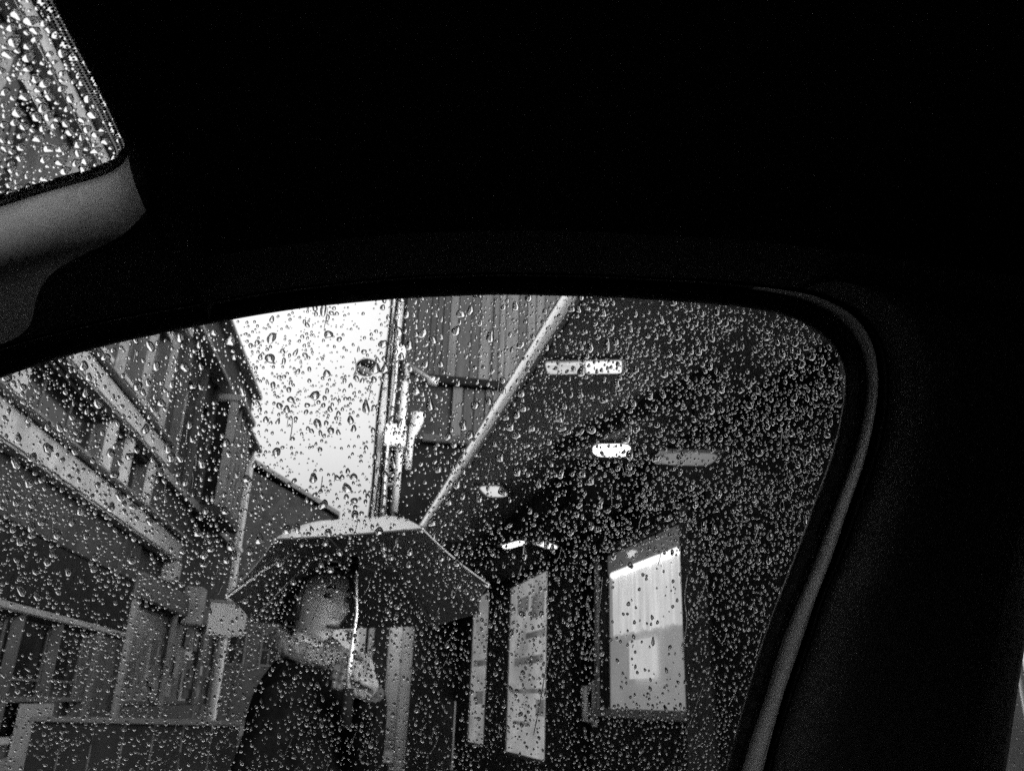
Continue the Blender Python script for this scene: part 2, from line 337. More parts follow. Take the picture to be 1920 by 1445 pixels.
# ------------------------------------------------------------------ tall clad building behind the canopy
top_l, bot_l = at(741, 540, 17), at(692, 985, 17)
bx, by = (top_l[0] + bot_l[0]) / 2, (top_l[1] + bot_l[1]) / 2
fd = hdir(870, 1300); FB = Frame([bx, by, 0], np.array([fd[1], -fd[0], 0]) + fd * .12, -fd)
B = empty('clad_building', FB.P(4, 0, 0), 'tall building clad in dark and grey upright boards rising above the canopy', 'building')
FB.box('wall', (0, 14, -8, -.06, 0, 16), M_render_d, B)
zb = at(860, 715, 17)[2]; zc = at(830, 832, 17)[2]
s = .35; k = 0
tones = [.02, .05, .015, .07, .05, .09, .035, .02, .10, .06, .12, .10, .03, .11, .1, .05, .1, .04, .12, .07]
while s < 11:
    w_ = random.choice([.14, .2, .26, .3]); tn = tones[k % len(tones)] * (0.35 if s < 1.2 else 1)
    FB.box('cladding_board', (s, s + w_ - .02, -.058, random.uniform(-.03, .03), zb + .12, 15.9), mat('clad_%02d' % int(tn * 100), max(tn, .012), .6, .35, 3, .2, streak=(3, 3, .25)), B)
    s += w_; k += 1
s = 1.5
while s < 11:
    w_ = random.choice([.16, .24, .3]); tn = random.choice([.02, .06, .035, .08, .025])
    FB.box('cladding_board', (s, s + w_ - .03, -.058, random.uniform(-.03, .02), zc + .2, zb - .1), mat('clad_%02d' % int(tn * 100), tn, .6, .35, 3, .2, streak=(3, 3, .25)), B)
    s += w_
FB.box('floor_band', (.9, 12, -.055, .12, zb - .09, zb + .1), M_dark, B, .02)
FB.box('floor_band', (.9, 12, -.055, .16, zc, zc + .17), M_render, B, .02)
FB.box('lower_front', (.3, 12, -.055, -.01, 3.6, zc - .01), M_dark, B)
FB.box('corner_board', (-.03, .1, -.3, .06, 0, 15.95), M_pole, B)
FB.box('corner_board', (.16, .26, -.055, .05, 0, 15.95), M_metal, B)
# white soil pipes, boxes and a ladder-like conduit down the corner
PI = empty('drain_pipes', FB.P(.6, .15, 5), 'white drain pipes with boxes running down the corner of the clad building', 'pipes')
def zat(px, py, t=17): return at(px, py, t)[2]
def pipe(px0, py0, px1, py1, r_, m=M_pole, name='pipe', d=16.8):
    p0, p1 = at(px0, py0, d), at(px1, py1, d); x = (p0 + p1) / 2
    return MB().tube([(x[0], x[1], p0[2]), (x[0], x[1], p1[2])], r_, 10).build(name, m, PI, True)
pipe(757, 716, 742, 960, .075); pipe(764, 683, 762, 722, .05)
for y in (780, 830): pipe(754 - (y - 716) * .06, y, 753.5 - (y - 716) * .06, y + 8, .1, M_metal, 'collar')
p = at(782, 800, 16.8)
MB().tube([at(784, 775, 16.8), at(783, 788, 16.8), at(778, 800, 16.8), at(771, 822, 16.8), at(769, 835, 16.8), at(766, 880, 16.8)], [.13, .13, .12, .06, .06, .05], 10).build('hopper', M_pole, PI, True)
pipe(768, 836, 763, 880, .05)
pb = at(741, 826, 16.75); FP = Frame([pb[0], pb[1], 0], FB.s, FB.t)
FP.box('junction_box', (-.22, .22, 0, .18, zat(741, 846), zat(741, 806)), M_white, PI, .02)
pb = at(752, 673, 16.75); FP2 = Frame([pb[0], pb[1], 0], FB.s, FB.t)
FP2.box('junction_box', (-.09, .09, 0, .16, zat(752, 684), zat(752, 661)), M_white, PI, .02)
for x_ in (725, 745):
    pipe(x_, 848, x_ - 8, 975, .04, M_metal, 'conduit')
for y in (868, 888, 908): 
    p0, p1 = at(722, y, 16.8), at(743, y, 16.8); MB().tube([p0, p1], .03, 6).build('rung', M_metal, PI)
for dx, r_ in ((0, .035), (9, .025), (17, .03)):
    pts = [at(736 + dx - t_ * (47 - dx * .6) + 2.5 * math.sin(t_ * 9 + dx), 545 + t_ * 440, 16.6) for t_ in np.linspace(0, 1, 14)]
    MB().tube(pts, r_, 6).build('cable', (M_dark, M_pole, M_metal)[dx % 3], PI, True)
# spur arm and lamp hung on the corner
A = empty('wall_bracket', at(790, 705, 16.6), 'short white bracket arm sticking out from the dark cladding beside the pipes', 'bracket')
MB().tube([at(768, 686, 16.75), at(800, 707, 16.4), at(812, 716, 16.3)], .05, 8).build('arm', M_metal, A, True)
MB().tube([at(807, 713, 16.35), at(816, 716, 16.25)], .09, 8).build('end_cap', M_pole, A, True)
SL = empty('street_lamp', at(700, 692, 16.4), 'oval street lamp head with dark top and pale bowl against the sky', 'lamp')
c0 = at(690, 690, 16.3)
def blob(center, ax, rad, nu=20, nv=10, half=0):
    v, f = [], []
    for j in range(nv + 1):
        th = math.pi * j / nv
        if half > 0: th = th / 2
        if half < 0: th = math.pi / 2 + th / 2
        for i in range(nu):
            ph = 2 * math.pi * i / nu
            v.append(center + ax[0] * rad[0] * math.sin(th) * math.cos(ph) + ax[1] * rad[1] * math.sin(th) * math.sin(ph) + ax[2] * rad[2] * math.cos(th))
    for j in range(nv):
        for i in range(nu): f.append((j * nu + i, j * nu + (i + 1) % nu, (j + 1) * nu + (i + 1) % nu, (j + 1) * nu + i))
    return v, f
lx = unit(cr - .25 * Z); lz = unit(np.cross(lx, fd)); lz = lz * np.sign(lz[2]); ly = np.cross(lz, lx)
MB().add(*blob(c0, (lx, ly, lz), (.26, .2, .2), half=1)).add(*blob(c0 + lz * .004, (lx, ly, lz), (.255, .195, .07), half=-1)).build('lamp_cover', M_dark, SL, True)
MB().add(*blob(c0 - lz * .03 - lx * .05, (lx, ly, lz), (.2, .15, .16), half=-1)).build('lamp_bowl', mat('lamp_bowl', .3, .3, .05), SL, True)
MB().tube([c0 + lx * .2, at(730, 700, 16.5)], .035, 8).build('arm', M_dark, SL, True)

# ------------------------------------------------------------------ right arcade: facade, canopy, windows
M_dkwall = mat('arcade_wall', .022, .6, .4, 3, .2, spec=.12)
AR = empty('arcade_building', FR.P(10, 0, 0), 'dark fronted building under the canopy at the right with narrow tall windows', 'building')
hr = [(10.45, 12.55, .55, 2.88), (14.0, 15.4, .55, 3.1), (16.6, 17.85, .0, 1.27), (18.9, 19.9, 2.15, 2.92), (5.95, 9.1, 0, 2.85)]
wall_with_openings(FR, 'wall', 3, 30, 0, 3.38, -.3, 0, hr, M_dkwall, AR)
FR.box('end_pier', (3.0, 3.95, .003, .12, 0, 3.3), M_stone, AR, .02)
FR.box('upper_wall', (3, 30, -6, -.05, 3.56, 5.5), M_dkwall, AR)
M_lit = mat('lit_room_wall', .55, .8, .3, 1.6, emit=.38, streak=(1, 1, 1.5))  # emission in wall, blind and shelves stands in for room lamps
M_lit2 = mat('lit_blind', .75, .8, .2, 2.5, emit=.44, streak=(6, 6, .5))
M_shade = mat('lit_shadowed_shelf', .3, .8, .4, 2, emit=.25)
def lit_window(s0, s1, z0, z1, rows):
    w = window(FR, AR, s0, s1, z0, z1, .0, M_mid, M_winglass, .04, 0, 0, .012)
    FR.box('room_back', (s0, s1, -.034, -.026, z0 - .0, z1), M_lit, AR)
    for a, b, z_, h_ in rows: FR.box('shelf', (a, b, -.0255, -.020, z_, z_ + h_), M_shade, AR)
def _wg():
    m = bpy.data.materials.new('shop_glass'); m.use_nodes = True; nt = m.node_tree; nt.nodes.clear()
    o = nt.nodes.new('ShaderNodeOutputMaterial'); t = nt.nodes.new('ShaderNodeBsdfTransparent'); g = nt.nodes.new('ShaderNodeBsdfGlossy')
    mx = nt.nodes.new('ShaderNodeMixShader'); fr = thin_fresnel(nt, 1.4)
    g.inputs['Roughness'].default_value = .03; t.inputs['Color'].default_value = (.9, .9, .9, 1)
    nt.links.new(fr.outputs[0], mx.inputs[0]); nt.links.new(t.outputs[0], mx.inputs[1]); nt.links.new(g.outputs[0], mx.inputs[2]); nt.links.new(mx.outputs[0], o.inputs[0]); return m
M_winglass = _wg()
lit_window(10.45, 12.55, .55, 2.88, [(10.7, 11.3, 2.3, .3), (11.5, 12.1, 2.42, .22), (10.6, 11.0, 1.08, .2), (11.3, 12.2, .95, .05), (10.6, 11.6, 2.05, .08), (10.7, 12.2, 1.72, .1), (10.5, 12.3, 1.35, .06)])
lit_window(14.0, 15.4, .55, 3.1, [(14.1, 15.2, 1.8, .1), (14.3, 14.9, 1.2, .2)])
lit_window(16.6, 17.85, .0, 1.27, [])
lit_window(18.9, 19.9, 2.15, 2.92, [])
FR.box('room_shell', (9.9, 20.4, -.75, -.63, 0, 3.38), M_dark, AR)

# the glazed door
FD = Frame(FR.o + FR.t * .085, FR.s, FR.t)
D = empty('glazed_door', FD.P(7.4, 0, 0), 'wide dark door with a big lit pane, white pleated blind and pale notice', 'door')
FD.box('door_frame', (8.72, 9.09, -.2, .03, .0, 2.78), M_dark, D, .01)
FD.box('door_frame', (6.05, 6.235, -.2, .03, .0, 2.78), M_mid, D, .01)
FD.box('door_frame', (6.24, 8.717, -.2, .03, 2.72, 2.84), M_dark, D, .01)
mb = MB()
for b in ((6.26, 8.70, -.12, -.05, 0.02, 1.14), (6.26, 6.30, -.12, -.05, 1.14, 2.71), (8.36, 8.45, -.12, -.05, 1.14, 2.71), (8.64, 8.70, -.12, -.05, 1.14, 2.71)): mb.hexa(FD.corners(*b))
mb.build('door_leaf', M_dkwall, D)
FD.box('bottom_rail', (6.24, 8.7, -.048, .0, 1.12, 1.2), M_stone, D, .008)
FD.box('side_rail', (8.37, 8.44, -.048, -.01, 1.2, 2.7), M_stone, D, .008)
FD.box('side_rail', (6.24, 6.30, -.048, -.01, 1.2, 2.7), M_stone, D, .008)
FD.box('sidelight', (8.45, 8.64, -.1, -.09, 1.2, 2.7), mat('frosted_dim_glass', .12, .3, .2, 3), D)
FD.box('pane', (6.30, 8.37, -.1, -.088, 1.2, 2.7), M_winglass, D)
FD.box('transom_panel', (6.28, 8.38, -.16, -.145, 2.51, 2.7), mat('transom_glow', .2, .6, .15, 3, emit=.24), D)  # panels, blind rail and notice emit, standing in for room light
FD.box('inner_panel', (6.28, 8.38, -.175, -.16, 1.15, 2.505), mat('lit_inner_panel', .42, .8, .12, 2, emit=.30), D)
# pleated blind: folds are real geometry
n_ = 60; v, f = [], []
for i in range(n_ + 1):
    ss_ = 6.42 + (8.22 - 6.42) * i / n_; tt_ = -.132 + .009 * math.sin(i * .9) + .006 * math.sin(i * .37 + 1)
    zb_ = 1.885 + .012 * math.sin(i * 1.7) + .01 * math.sin(i * .6)
    v += [FD.P(ss_, tt_, zb_), FD.P(ss_, tt_ * .3 - .093, 2.505)]
for i in range(n_): f.append((2 * i, 2 * i + 2, 2 * i + 3, 2 * i + 1))
bl = MB().add(v, f).build('blind', M_lit2, D, True)
md = bl.modifiers.new('s', 'SOLIDIFY'); md.thickness = .004
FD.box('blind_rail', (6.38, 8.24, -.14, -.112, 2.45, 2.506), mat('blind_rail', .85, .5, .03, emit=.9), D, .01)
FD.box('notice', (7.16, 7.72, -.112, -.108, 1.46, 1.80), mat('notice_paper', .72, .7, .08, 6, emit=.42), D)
h_ = MB().tube([FD.P(8.5, .0, 1.40), FD.P(8.5, .07, 1.40), FD.P(8.5, .07, 1.08), FD.P(8.5, .0, 1.08)], .03, 8).build('handle', M_pole, D, True)
FD.box('handle_plate', (8.44, 8.56, -.048, -.02, 1.02, 1.46), M_white, D, .008)
FD.box('room_shell', (6.0, 9.0, -.6, -.55, 0, 2.9), M_dark, D)

# canopy
e0, e1 = CAM + ray(1090, 556) * (2.2 / ray(1090, 556)[2]), CAM + ray(794, 998) * (2.2 / ray(794, 998)[2])
ed = unit((e1 - e0) * [1, 1, 0]); en = np.array([ed[1], -ed[0], 0])
FC = Frame([e0[0], e0[1], 0], ed, -en)        # t < 0 goes under the canopy
Lc = math.hypot(*(e1 - e0)[:2])
CN = empty('canopy', FC.P(Lc / 2, -.8, 3.4), 'flat roofed street canopy with a bright white edge trim over the shopfronts', 'canopy')
M_ceil = mat('canopy_boards', .38, .5, .25, 2, .2)
for k in range(9):
    s0_ = -1.0 + k * 1.0; s1_ = s0_ + .987
    g0 = FC.P(s0_, -.03, 3.4); g1 = FC.P(s1_, -.03, 3.4)
    # each ceiling panel runs from the edge trim back to the shop wall
    def back(p): d = (FR.o - p) @ nR; return p + nR * (d / (nR @ (en))) * 0 + en * (d / (en @ nR))
    h0, h1_ = back(g0), back(g1); h0[2] = h1_[2] = 3.4
    up = np.array([0, 0, .05 + .004 * (k % 3)]); off = np.array([0, 0, .004 * (k % 2)])
    MB().hexa([g0 + off, g1 + off, h1_ + off, h0 + off, g0 + up, g1 + up, h1_ + up, h0 + up]).build('ceiling_panel', M_ceil, CN)
FC.box('roof_deck', (-1.1, Lc + .05, -3.2, .0, 3.47, 3.54), M_lead, CN)
FC.box('edge_trim', (-1.1, Lc + .1, 0.003, .035, 3.37, 3.50), M_pole, CN, .006)
def translucent(name, c):
    m = bpy.data.materials.new(name); m.use_nodes = True; nt = m.node_tree; nt.nodes.clear()
    o = nt.nodes.new('ShaderNodeOutputMaterial'); t = nt.nodes.new('ShaderNodeBsdfTranslucent'); d = nt.nodes.new('ShaderNodeBsdfDiffuse'); mx = nt.nodes.new('ShaderNodeMixShader')
    t.inputs[0].default_value = d.inputs[0].default_value = (c, c, c, 1); mx.inputs[0].default_value = .04
    nt.links.new(t.outputs[0], mx.inputs[1]); nt.links.new(d.outputs[0], mx.inputs[2]); nt.links.new(mx.outputs[0], o.inputs[0]); return m
_pc = translucent('milky_sheet', .95); v_ = [FC.P(-1.1, .037, 3.455), FC.P(Lc + .1, .037, 3.455), FC.P(Lc + .1, .085, 3.448), FC.P(-1.1, .085, 3.448)]
MB().add(v_, [(0, 1, 2, 3)]).build('drip_sheet', _pc, CN)
MB().tube([FC.P(q, .093, 3.447) for q in np.linspace(-1.1, Lc + .1, 12)], .008, 10).build('edge_gutter', mat('polished_gutter', .85, .22, .08, 12, metal=1.0), CN, True)
for s_ in (6.6,):
    a_, b_ = CAM + ray(1075, 828) * (2.17 / ray(1075, 828)[2]), CAM + ray(1222, 754) * (2.17 / ray(1222, 754)[2])
    t_ = unit((b_ - a_) * [1, 1, 0]); q = np.array([-t_[1], t_[0], 0]); FQ = Frame([a_[0], a_[1], 0], t_, q)
    FQ.box('beam', (-.3, 1.9, -.05, .05, 3.30, 3.398), M_render, CN, .01)
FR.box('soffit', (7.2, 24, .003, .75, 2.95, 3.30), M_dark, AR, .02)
for k, (px, yy) in enumerate(((757, 1300), (733, 1330))):
    g = at(px, yy, (11.0, 15.0)[k]); C_ = empty('canopy_column', (g[0], g[1], 0), ('nearer pale column holding the canopy edge right of the umbrella shaft', 'farther pale column close behind the hand on the umbrella')[k], 'column', 'pale columns along the canopy edge')
    rr = (.075, .13)[k]; top = 3.36
    MB().tube([(g[0], g[1], .2), (g[0], g[1], top - .1)], rr, 14).build('shaft', M_white, C_, True)
    MB().tube([(g[0], g[1], 0), (g[0], g[1], .2)], rr * 1.5, 14).build('base', M_mid, C_, True)
    MB().tube([(g[0], g[1], top - .1), (g[0], g[1], top)], rr * 1.35, 14).build('capital', M_stone, C_, True)

# ceiling lights (lit)
lights = [((1025, 692), (1165, 690), .09, .55, 'long bright rectangular ceiling light nearest the canopy edge'),
          ((1112, 846), (1182, 846), .17, 1.6, 'brightest short ceiling light, above the lit door'),
          ((1240, 861), (1343, 863), .14, .09, 'dim wide hanging light right of the brightest one'),
          ((905, 923), (946, 922), .22, .35, 'small faint ceiling light nearest the bright canopy edge'),
          ((945, 1027), (981, 1017), .05, 1.5, 'small slanting bright light above the tall narrow window'),
          ((1010, 1018), (1041, 1028), .06, .9, 'rounded glowing light just right of the small slanting one')]
for k, (pa, pb_, wd, es, lab) in enumerate(lights):
    zc_ = (3.37, 3.37, 2.9, 3.37, 2.93, 2.93)[k]
    a_ = CAM + ray(*pa) * ((zc_ - 1.2) / ray(*pa)[2]); b_ = CAM + ray(*pb_) * ((zc_ - 1.2) / ray(*pb_)[2])
    t_ = unit((b_ - a_) * [1, 1, 0]); q = np.array([-t_[1], t_[0], 0]); ln = math.hypot(*(b_ - a_)[:2]); FQ = Frame([a_[0], a_[1], 0], t_, q)
    LT = empty('ceiling_light', FQ.P(ln / 2, 0, zc_), lab, 'ceiling light', 'lit lamps on the canopy ceiling')
    em = mat('lamp_glow_%d' % k, .8, .5, .08, 6, emit=es)
    if k == 0:
        FQ.box('diffuser', (0, ln * .52, -wd, wd, zc_ - .004, zc_ + .012), mat('lamp_glow_dim', .8, .5, .2, 9, emit=.30), LT, .006)
        FQ.box('diffuser', (ln * .535, ln, -wd, wd, zc_ - .004, zc_ + .012), em, LT, .006)
    else:
        n_ = 24; ov = [FQ.P(ln / 2 + ln / 2 * math.copysign(abs(math.cos(a_)) ** .55, math.cos(a_)), wd * math.copysign(abs(math.sin(a_)) ** .55, math.sin(a_)), 0) for a_ in np.linspace(0, 2 * math.pi, n_ + 1)[:-1]]
        ci = FQ.P(ln / 2, 0, 0); lo = [ci + (p - ci) * .88 + Z * (zc_ - .006) for p in ov]; hi = [p + Z * (zc_ + .012) for p in ov]
        MB().add(lo + hi, [tuple(range(n_)), tuple(range(2 * n_ - 1, n_ - 1, -1))] + [(i, (i + 1) % n_, n_ + (i + 1) % n_, n_ + i) for i in range(n_)]).build('diffuser', em, LT)
    FQ.box('housing', (-.03, ln + .03, -wd - .03, wd + .03, zc_ + .012, zc_ + .028), M_metal, LT, .004)
    if k == 2:
        for q_ in (.15, ln - .15): MB().tube([FQ.P(q_, 0, zc_ + .025), FQ.P(q_, 0, 3.395)], .008, 6).build('rod', M_dark, LT)

# low bench at the foot of the far shopfront
g0, g1 = at(664, 1418, 9), at(737, 1418, 9); FK = Frame([g0[0], g0[1], 0], (g1 - g0) * [1, 1, 0], -hdir(700, 1300)); lk = math.hypot(*(g1 - g0)[:2])
BN = empty('bench', FK.P(lk / 2, 0, 0), 'low pale slatted bench in the road behind the person', 'bench')
for j in range(3): FK.box('slat', (0, lk, -.30 + j * .1, -.215 + j * .1, g0[2] - .05, g0[2] + .04), M_stone, BN, .005)
for s_ in (.05, lk - .09): FK.box('leg', (s_, s_ + .05, -.28, -.03, 0, g0[2] - .052), M_dark, BN)

# ================================================================== the person
def skin(verts, edges, radii, levels=2, root=0):
    me = bpy.data.meshes.new('tmp'); me.from_pydata([tuple(map(float, v)) for v in verts], edges, [])
    o = bpy.data.objects.new('tmp', me); col.objects.link(o)
    o.modifiers.new('s', 'SKIN'); sv = me.skin_vertices[0].data
    for i, r_ in enumerate(radii):
        sv[i].radius = r_ if isinstance(r_, tuple) else (r_, r_)
        sv[i].use_root = (i == root)
    ss = o.modifiers.new('u', 'SUBSURF'); ss.levels = levels; ss.render_levels = levels
    dg = bpy.context.evaluated_depsgraph_get(); ev = o.evaluated_get(dg); m2 = ev.to_mesh()
    V = [tuple(v.co) for v in m2.vertices]; Fc = [tuple(p.vertices) for p in m2.polygons]
    ev.to_mesh_clear(); bpy.data.objects.remove(o); return V, Fc
def remesh(mb, vox, smooth_it=2):
    me = bpy.data.meshes.new('tmp'); me.from_pydata(mb.v, [], mb.f); o = bpy.data.objects.new('tmp', me); col.objects.link(o)
    r_ = o.modifiers.new('r', 'REMESH'); r_.mode = 'VOXEL'; r_.voxel_size = vox
    s_ = o.modifiers.new('s', 'SMOOTH'); s_.iterations = smooth_it; s_.factor = .5
    dg = bpy.context.evaluated_depsgraph_get(); ev = o.evaluated_get(dg); m2 = ev.to_mesh()
    V = [tuple(v.co) for v in m2.vertices]; Fc = [tuple(p.vertices) for p in m2.polygons]
    ev.to_mesh_clear(); bpy.data.objects.remove(o); return V, Fc
HD = at(598, 1126, 2.44)                       # head centre
vc = unit((CAM - HD) * [1, 1, 0])              # towards the camera
ang = R(38)
hf = np.array([vc[0] * math.cos(ang) - vc[1] * math.sin(ang), vc[0] * math.sin(ang) + vc[1] * math.cos(ang), 0])   # face direction, turned to image right
if hf @ cr < vc @ cr: ang = -ang; hf = np.array([vc[0] * math.cos(ang) - vc[1] * math.sin(ang), vc[0] * math.sin(ang) + vc[1] * math.cos(ang), 0])
hl = np.cross(Z, hf)                            # person's left
hu = unit(Z - hf * .10 + hl * .05); hfw = unit(hf + Z * .10 - Z * .22); hu = unit(np.cross(hfw, np.cross(hu, hfw))); hl2 = np.cross(hu, hfw)
def head_mesh(nu=72, nv=56):
    v, f = [], []
    g = lambda x, c_, w_: math.exp(-((x - c_) / w_) ** 2)
    for j in range(nv + 1):
        th = math.pi * j / nv
        for i in range(nu):
            ph = 2 * math.pi * i / nu
            x = math.sin(th) * math.sin(ph); y = math.sin(th) * math.cos(ph); zz = math.cos(th)
            X, Y, ZZ = x * .074, y * .094, zz * .118
            if ZZ < 0:
                k_ = -ZZ / .118; X *= 1 - .38 * k_ ** 1.4; Y = Y * (1 - .25 * k_ ** 2) if y > 0 else Y * (1 - .5 * k_)
                if y > 0: Y += .012 * k_ * g(X, 0, .035)
            if y > 0.2:
                fr_ = min(1, (y - .2) / .3)
                Y += fr_ * (.024 * g(X, 0, .0105) * g(ZZ, -.022, .016) + .013 * g(X, 0, .008) * g(ZZ, .004, .02)      # nose tip, bridge
                            + .006 * g(X, .014, .007) * g(ZZ, -.028, .008) + .006 * g(X, -.014, .007) * g(ZZ, -.028, .008)
                            + .006 * g(ZZ, .034, .010) * (g(X, .03, .02) + g(X, -.03, .02))                                   # brow
                            - .011 * g(ZZ, .014, .012) * (g(X, .031, .015) + g(X, -.031, .015))                             # sockets
                            + .007 * g(X, 0, .020) * (g(ZZ, -.054, .006) + g(ZZ, -.068, .007)) - .004 * g(X, 0, .02) * g(ZZ, -.061, .003)
                            - .005 * g(ZZ, -.08, .007) * g(X, 0, .02) + .010 * g(ZZ, -.098, .014) * g(X, 0, .022)
                            + .005 * g(ZZ, -.02, .02) * (g(X, .042, .016) + g(X, -.042, .016)))
            v.append(HD + hl2 * X + hfw * Y + hu * ZZ)
    for j in range(nv):
        for i in range(nu): f.append((j * nu + i, j * nu + (i + 1) % nu, (j + 1) * nu + (i + 1) % nu, (j + 1) * nu + i))
    return v, f
def hp(x, y, z_): return HD + hl2 * x + hfw * y + hu * z_
PR = empty('person', (HD[0] - hf[0] * .05, HD[1] - hf[1] * .05, 0), 'person in a dark coat and pale scarf holding an umbrella, face turned to the right', 'person')
body = MB(); body.add(*head_mesh())
for sgn in (1, -1):                              # ears
    body.add(*blob(hp(sgn * .074, -.008, -.005), (hfw, hu, hl2), (.018, .030, .009), 14, 8))
hfh = hf; bang = R(72) * (1 if ang > 0 else -1)
hf = np.array([vc[0] * math.cos(bang) - vc[1] * math.sin(bang), vc[0] * math.sin(bang) + vc[1] * math.cos(bang), 0]); bl_ = np.cross(Z, hf)
neck = HD - hu * .12 - hfh * .03
chest = at(566, 1300, 2.45); chest[2] = HD[2] - .33
sh = lambda s_, w_, dz, fw_: chest + bl_ * (s_ * w_) + Z * dz + hf * fw_
hand = at(672, 1262, 2.22)
pelvis = chest - Z * .43
elL = at(676, 1450, 2.42); wrL = at(692, 1298, 2.27)
elR = chest - bl_ * .19 - Z * .24 + hf * -.05; wrR = chest - bl_ * .17 - Z * .46 + hf * .06
vs = [pelvis, pelvis + Z * .2, chest, chest + Z * .10, neck - Z * .02, HD - hu * .06,
      sh(1, .10, .08, 0), sh(1, .165, .045, 0), elL, wrL,
      sh(-1, .10, .08, 0), sh(-1, .165, .045, 0), elR, wrR,
      pelvis + bl_ * .09 - Z * .08, pelvis + bl_ * .10 - Z * .44 + hf * .02, pelvis + bl_ * .10 - Z * .80,
      pelvis - bl_ * .09 - Z * .08, pelvis - bl_ * .10 - Z * .44 + hf * .02, pelvis - bl_ * .10 - Z * .80]
foot_z = .05
for k in (16, 19): vs[k] = np.array([vs[k][0], vs[k][1], foot_z + .03])
vs += [vs[16] + hf * .14 - Z * .02, vs[19] + hf * .14 - Z * .02]
es = [(0, 1), (1, 2), (2, 3), (3, 4), (4, 5), (3, 6), (6, 7), (7, 8), (8, 9), (3, 10), (10, 11), (11, 12), (12, 13), (0, 14), (14, 15), (15, 16), (0, 17), (17, 18), (18, 19), (16, 20), (19, 21)]
rd = [.12, .105, .105, .075, .05, .05, .07, .055, .04, .026, .07, .055, .04, .026, .085, .055, .038, .085, .055, .038, .035, .035]
body.add(*skin(vs, es, rd))
# left hand closed round the shaft; right hand hanging
def hand_mesh(w, palm_dir, finger_dir, thumb_dir, curl, side):
    """w wrist, palm_dir: direction the palm faces, finger_dir: along the hand"""
    pd, fd_, td = unit(palm_dir), unit(finger_dir), unit(thumb_dir)
    pc = w + fd_ * .045
    V, Fc = skin([w, pc, w + fd_ * .085], [(0, 1), (1, 2)], [(.026, .018), (.036, .014), (.038, .013)], 2); body.add(V, Fc)
    body.add(*blob(pc + fd_ * .01, (td, fd_, pd), (.042, .052, .016), 16, 10))
    for q, (off, ln) in enumerate(((.030, .070), (.010, .078), (-.010, .072), (-.030, .056))):
        p = w + fd_ * .085 + td * off; d = fd_; pts = [p - fd_ * .02, p]
        for seg, k_ in enumerate((.45, .30, .25)):
            a_ = curl * (seg + .6); d = fd_ * math.cos(a_) + pd * math.sin(a_); p = p + d * ln * k_; pts.append(p)
        body.add(*skin(pts, [(i, i + 1) for i in range(4)], [.009, .0092, .0088, .008, .0068], 2))
    p = w + fd_ * .03 + td * .028; pts = [p, p + td * .025 + fd_ * .018, p + td * .03 + fd_ * .045 + pd * .022, p + td * .018 + fd_ * .06 + pd * .04]
    body.add(*skin(pts, [(0, 1), (1, 2), (2, 3)], [.014, .012, .010, .0085], 2))
to_cam = unit((CAM - hand))
hx = unit(np.cross(to_cam, Z)); hx = hx if hx @ cr > 0 else -hx
hand_mesh(hand + hx * .055 - Z * .035, -to_cam * .35 - hx * .2 - Z * .05 + to_cam * .0 + unit(hf) * .1, unit(-hx + Z * .35), Z * 1.0 + hx * .2, .95, 1)
hand_mesh(wrR, bl_, unit(-Z + hf * .2), hf, .35, -1)
V, Fc = remesh(body, .0048, 1)
M_skin = mat('skin', .74, .5, .08, 20)
bo = link('body', V, Fc, M_skin, PR, True)
bo.data.materials.append(mat('dimmed_hand_skin', .26, .9, .3, 70, .5)); off_ = Vector(PR.location); hv = Vector(hand)  # hand skin coloured darker, as if shaded from the sun
for p_ in bo.data.polygons:
    if (p_.center + off_ - hv).length < .12: p_.material_index = 1
# eyes, brows, lips
M_eye = mat('eye_dark', .02, .15, .1); M_lip = mat('lips', .10, .4, .1, 30); M_hair = mat('black_hair', .012, .4, .5, 60, .5, streak=(1, 1, .1))
for sgn in (1, -1):
    MB().add(*blob(hp(sgn * .031, .0755, .014), (hl2, hfw, hu), (.016, .009, .0085), 14, 8)).build('eye', M_eye, PR, True)
    pts = [hp(sgn * (.014 + .03 * t_), .089 - .014 * t_ * t_, .033 + .006 * math.sin(t_ * 3)) for t_ in np.linspace(0, 1, 6)]
    MB().tube(pts, [.0025, .0045, .005, .0045, .0035, .002], 6).build('eyebrow', M_hair, PR, True)
MB().tube([hp(.023 * t_, .0945 - .010 * t_ * t_, -.060 - .002 * t_ * t_) for t_ in np.linspace(-1, 1, 9)], [.001, .003, .0042, .0048, .0045, .0048, .0042, .003, .001], 8).build('lips', M_lip, PR, True)
# hair: cap with side locks, open at the face
v, f = [], []; nu, nv = 64, 40
for j in range(nv + 1):
    th = math.pi * j / nv
    for i in range(nu):
        ph = 2 * math.pi * i / nu; x, y, zz = math.sin(th) * math.sin(ph), math.sin(th) * math.cos(ph), math.cos(th)
        b_ = 1 + .03 * math.sin(ph * 11 + zz * 3) + .02 * math.sin(ph * 23)
        v.append(hp(x * .090 * b_, y * .112 * b_ - .012, zz * .134 * b_ + .008))
for j in range(nv):
    for i in range(nu):
        ph = 2 * math.pi * (i + .5) / nu; zz = math.cos(math.pi * (j + .5) / nv); y = math.sin(math.acos(zz)) * math.cos(ph)
        if (zz < .50 and y > .34) or (zz < -.55): continue
        f.append((j * nu + i, j * nu + (i + 1) % nu, (j + 1) * nu + (i + 1) % nu, (j + 1) * nu + i))
hr_ = MB().add(v, f).build('hair', M_hair, PR, True); md = hr_.modifiers.new('s', 'SOLIDIFY'); md.thickness = .012; md.offset = 0
